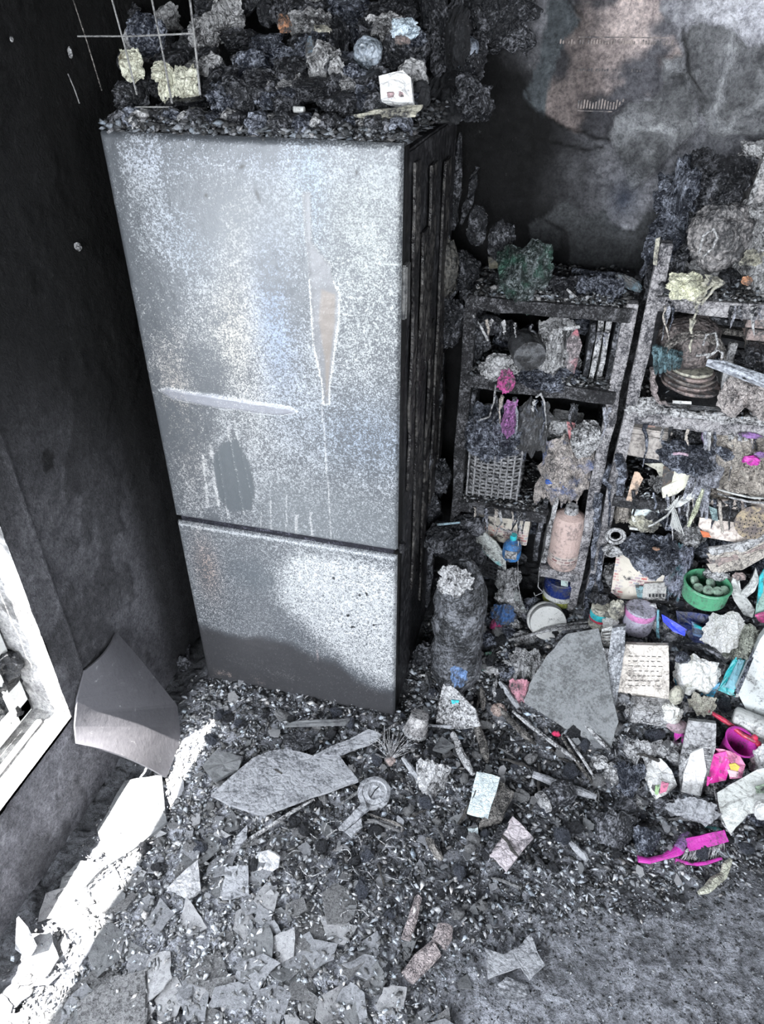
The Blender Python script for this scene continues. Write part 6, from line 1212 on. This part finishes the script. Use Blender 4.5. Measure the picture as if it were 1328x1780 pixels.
# duct at the upper right
t = thing('melted_duct', 'drooping burnt duct at the top right of the fridge heap', 'duct', P(760, 60, v=1.8))
D = [P(700, -60, v=1.98), P(720, -10, v=1.95), P(745, 30, v=1.9), (P(785, 62, v=1.87)), P(812, 92, v=1.85), P(818, 112, v=1.85)]
ob('duct_hose', rough(tube(D, [.04, .035, .022, .022, .032, .026], 16, .06), .006, 20), charm('duct skin', (.03, .035, .045), (.22, .25, .30), .7, 7, .35, .6), t)
folds('charred_curtain', 'charred sheet sagging from above, behind the duct', 'sheet', 860, 30, 2.03, 150, 120, char, 731, .04, 0, 3)

# =====================================================  SCATTER: plates, chunks, fragments
def place_copy(src, name, loc, rot, sc, **k):
    o = bpy.data.objects.new(name, src); C.objects.link(o); o.location = loc; o.rotation_euler = rot; o.scale = (sc, sc, sc); return tag(o, **k)
def jag2(w_, h_, n, k, seed):
    L = jag(w_, h_, n, k, seed); q = random.Random(seed+5); O = []
    for i in range(len(L)):
        a, b_ = L[i], L[(i+1) % len(L)]
        for t in (0, .3, .62): j = .035 if t else .01; O.append((a[0]+(b_[0]-a[0])*t+q.uniform(-j, j), a[1]+(b_[1]-a[1])*t+q.uniform(-j, j)))
    return O
plates = [mesh('plate', *sheet(jag2(1.15, .75+.07*(i % 5), 4+i % 4, .30, i), .045, i, .04, .02*(i % 3)), [grayp, palep, slabm, grayp, charp][i % 5]) for i in range(16)]
rr = random.Random(11); k = 0; used = []
while k < 230:
    u = rr.uniform(-.98, .05); v = rr.uniform(.36, 1.0)
    if v > .88-.35*(u+.4) and rr.random() < .8: continue
    if u < -.95: continue
    s = rr.uniform(.02, .075)*(1.15 if v < .7 else .8); z = float(Hn(u, v))
    if rr.random() < .18: s *= 1.4
    o = place_copy(plates[rr.randrange(16)], 'plaster_flake', (u, v, z+.004+rr.random()*.008), (rr.gauss(0, .16), rr.gauss(0, .16), rr.uniform(0, 6.3)), s, label='flat broken plaster flake among the rubble in the lower left', cat='flake', group='plaster flakes in the lower left'); k += 1
k = 0
while k < 90:
    u = rr.uniform(-.85, .6); v = rr.uniform(.7, 1.45)
    if v < .80+(u+.05)*.52: continue
    s = rr.uniform(.012, .040); z = float(Hn(u, v))
    place_copy(plates[rr.randrange(16)], 'board_flake', (u, v, z+.006+rr.random()*.01), (rr.gauss(0, .35), rr.gauss(0, .35), rr.uniform(0, 6.3)), s, label='small tilted board flake in the dark rubble before the fridge', cat='flake', group='flakes in the dark rubble'); k += 1
chunks = [mesh('chunk', *blob(1, .8, .6, i+40, 3, .4, 1.7, .5, .15), [char, charb, charp][i % 3]) for i in range(12)]
k = 0
while k < 260:
    u = rr.uniform(-.85, .85); v = rr.uniform(.75, 1.8)
    if v < .86+(u+.05)*.5 or (u < FR+.02 and v > FV-.03) : continue
    s = rr.uniform(.014, .045)*(1.15 if v > 1.4 else 1); z = float(Hn(u, v))
    place_copy(chunks[rr.randrange(12)], 'char_chunk', (u, v, z+s*.15), (rr.uniform(0, 6), rr.uniform(0, 6), rr.uniform(0, 6)), s, label='charred chunk in the rubble before the fridge and shelving', cat='debris', group='charred chunks in the rubble'); k += 1
twigs = [mesh('twig', *tube([(0, 0, 0), (.25, .03*(-1)**i, .02), (.5, 0, .03), (.75, -.03, .02), (1, .02*i/3, 0)], [.03, .045, .04, .045, .02], 7, .3, i), [charw, charp, char][i % 3]) for i in range(6)]
k = 0
while k < 110:
    u = rr.uniform(-.8, .75); v = rr.uniform(.8, 1.7)
    if v < .86+(u+.05)*.5 or (u < FR+.02 and v > FV-.06): continue
    s = rr.uniform(.03, .10); z = float(Hn(u, v))
    place_copy(twigs[rr.randrange(6)], 'charred_splinter', (u, v, z+.008), (rr.gauss(0, .2), rr.gauss(0, .25), rr.uniform(0, 6.3)), s, label='thin charred splinter strewn in the rubble', cat='splinter', group='charred splinters in the rubble'); k += 1
# fine fragments
r = np.random.default_rng(9); n = 62000
u = r.uniform(-.99, 1.15, n); v = .30+r.random(n)**1.15*1.5; keep = (np.hypot(u, v) > .2) & ~((u < FR+.01) & (v > FV+.01)); 
cm = ss(.80+(u+.05)*.52-v, -.03, .10)*ss(u, -.12, .05); keep &= ~((u < -.935) & (r.random(n) < .85)); u, v, cm = u[keep], v[keep], cm[keep]; n = len(u)
sz = (.003+.012*r.random(n)**2.5)*(1-.55*cm)*(.8+.5*v); z = Hn(u, v)+r.random(n)*.006*(1-cm)+.016*r.random(n)**2*(v < .95)*(u < 0)
cl = greys(n, .008, .5, 2.2, 4, .07); pl_ = (ss(.62-(u+.3)*.9-v+.2, -.1, .12)*ss(u, .05, -.2))[:, None]; cl = cl*(1-.35*cm[:, None])+pl_*.10; br = r.random(n) < .012; cl[br] = cl[br]*.3+.45
rubble('ash_fragments', np.stack([u, v, z], -1), sz, cl, vcol('char bits', .68, 160, .8), None, .5, 8, label='loose ash and char fragments covering the floor', cat='debris')
# fragments resting on every shelf board
pts = []; szs = []
for (a, b_, zz, nn_) in ((-.23, .14, 1.152, 1700), (-.23, .14, .937, 1500), (-.23, .02, .532, 600), (.21, .75, 1.187, 2600), (.21, .75, .887, 1900), (.21, .75, .627, 1200), (.21, .75, .287, 900)):
    uu = r.uniform(a, b_, nn_); vv = VS-.005+r.random(nn_)**1.5*.27; pts.append(np.stack([uu, vv, zz+r.random(nn_)**2*.022], -1)); szs.append(r.uniform(.004, .018, nn_))
pts = np.concatenate(pts); rubble('shelf_fragments', pts, np.concatenate(szs), greys(len(pts), .01, .28, 2.4, 12, .06), vcol('char bits', .68, 160, .8), None, .6, 13, label='char and ash fragments strewn along the shelf boards', cat='debris')
# pieces of the pile in front of the wide shelving
rr = random.Random(31)
for i in range(70):
    x = rr.uniform(1030, 1330); y = rr.uniform(1040, 1440); g = gp(x, y)
    s = rr.uniform(.02, .055); mt = [char, charp, charb, charp, grayp][i % 5]
    ob('charred_scrap', tr(blob(s*1.3, s, s*.8, 800+i, 3, .4, 2, .6, .15), g+[0, .012, s*.1], (rr.uniform(-40, 40), rr.uniform(-40, 40), rr.uniform(0, 180))), mt, None, 'charred scrap filling the pile before the wide shelving', 'debris', 'scraps in the pile before the wide shelving')
# fine curled wires
for i in range(16):
    x = rr.uniform(440, 700); y = rr.uniform(1420, 1620); g = gp(x, y); a0 = rr.uniform(0, 6.3); R_ = rr.uniform(.015, .05)
    ob('thin_wire', tube([tuple(g+[R_*math.cos(a0+t*.5), R_*math.sin(a0+t*.5)*.8, .018+.004*math.sin(t*2)]) for t in range(7)], .0011, 4), charp, None, 'thin curled wire in the rubble below the large slab', 'wire', 'thin curled wires')

# every member of a small family says which one it is
ORD = 'first second third fourth fifth sixth seventh eighth ninth tenth eleventh twelfth thirteenth fourteenth fifteenth sixteenth seventeenth eighteenth nineteenth twentieth'.split()
ORD += ['twenty-'+q for q in ORD[:9]]+['thirtieth']
bpy.context.view_layer.update()
fam = {}
for o in S.objects:
    if o.parent is None and o.get('group') and o.get('label'): fam.setdefault((o['group'], o['label']), []).append(o)
for (g_, lb), L in fam.items():
    if 2 <= len(L) <= 30:
        L.sort(key=lambda o: o.location.x)
        for i, o in enumerate(L): o['label'] = lb+', '+('leftmost' if i == 0 else 'rightmost' if i == len(L)-1 else ORD[i]+' from left')
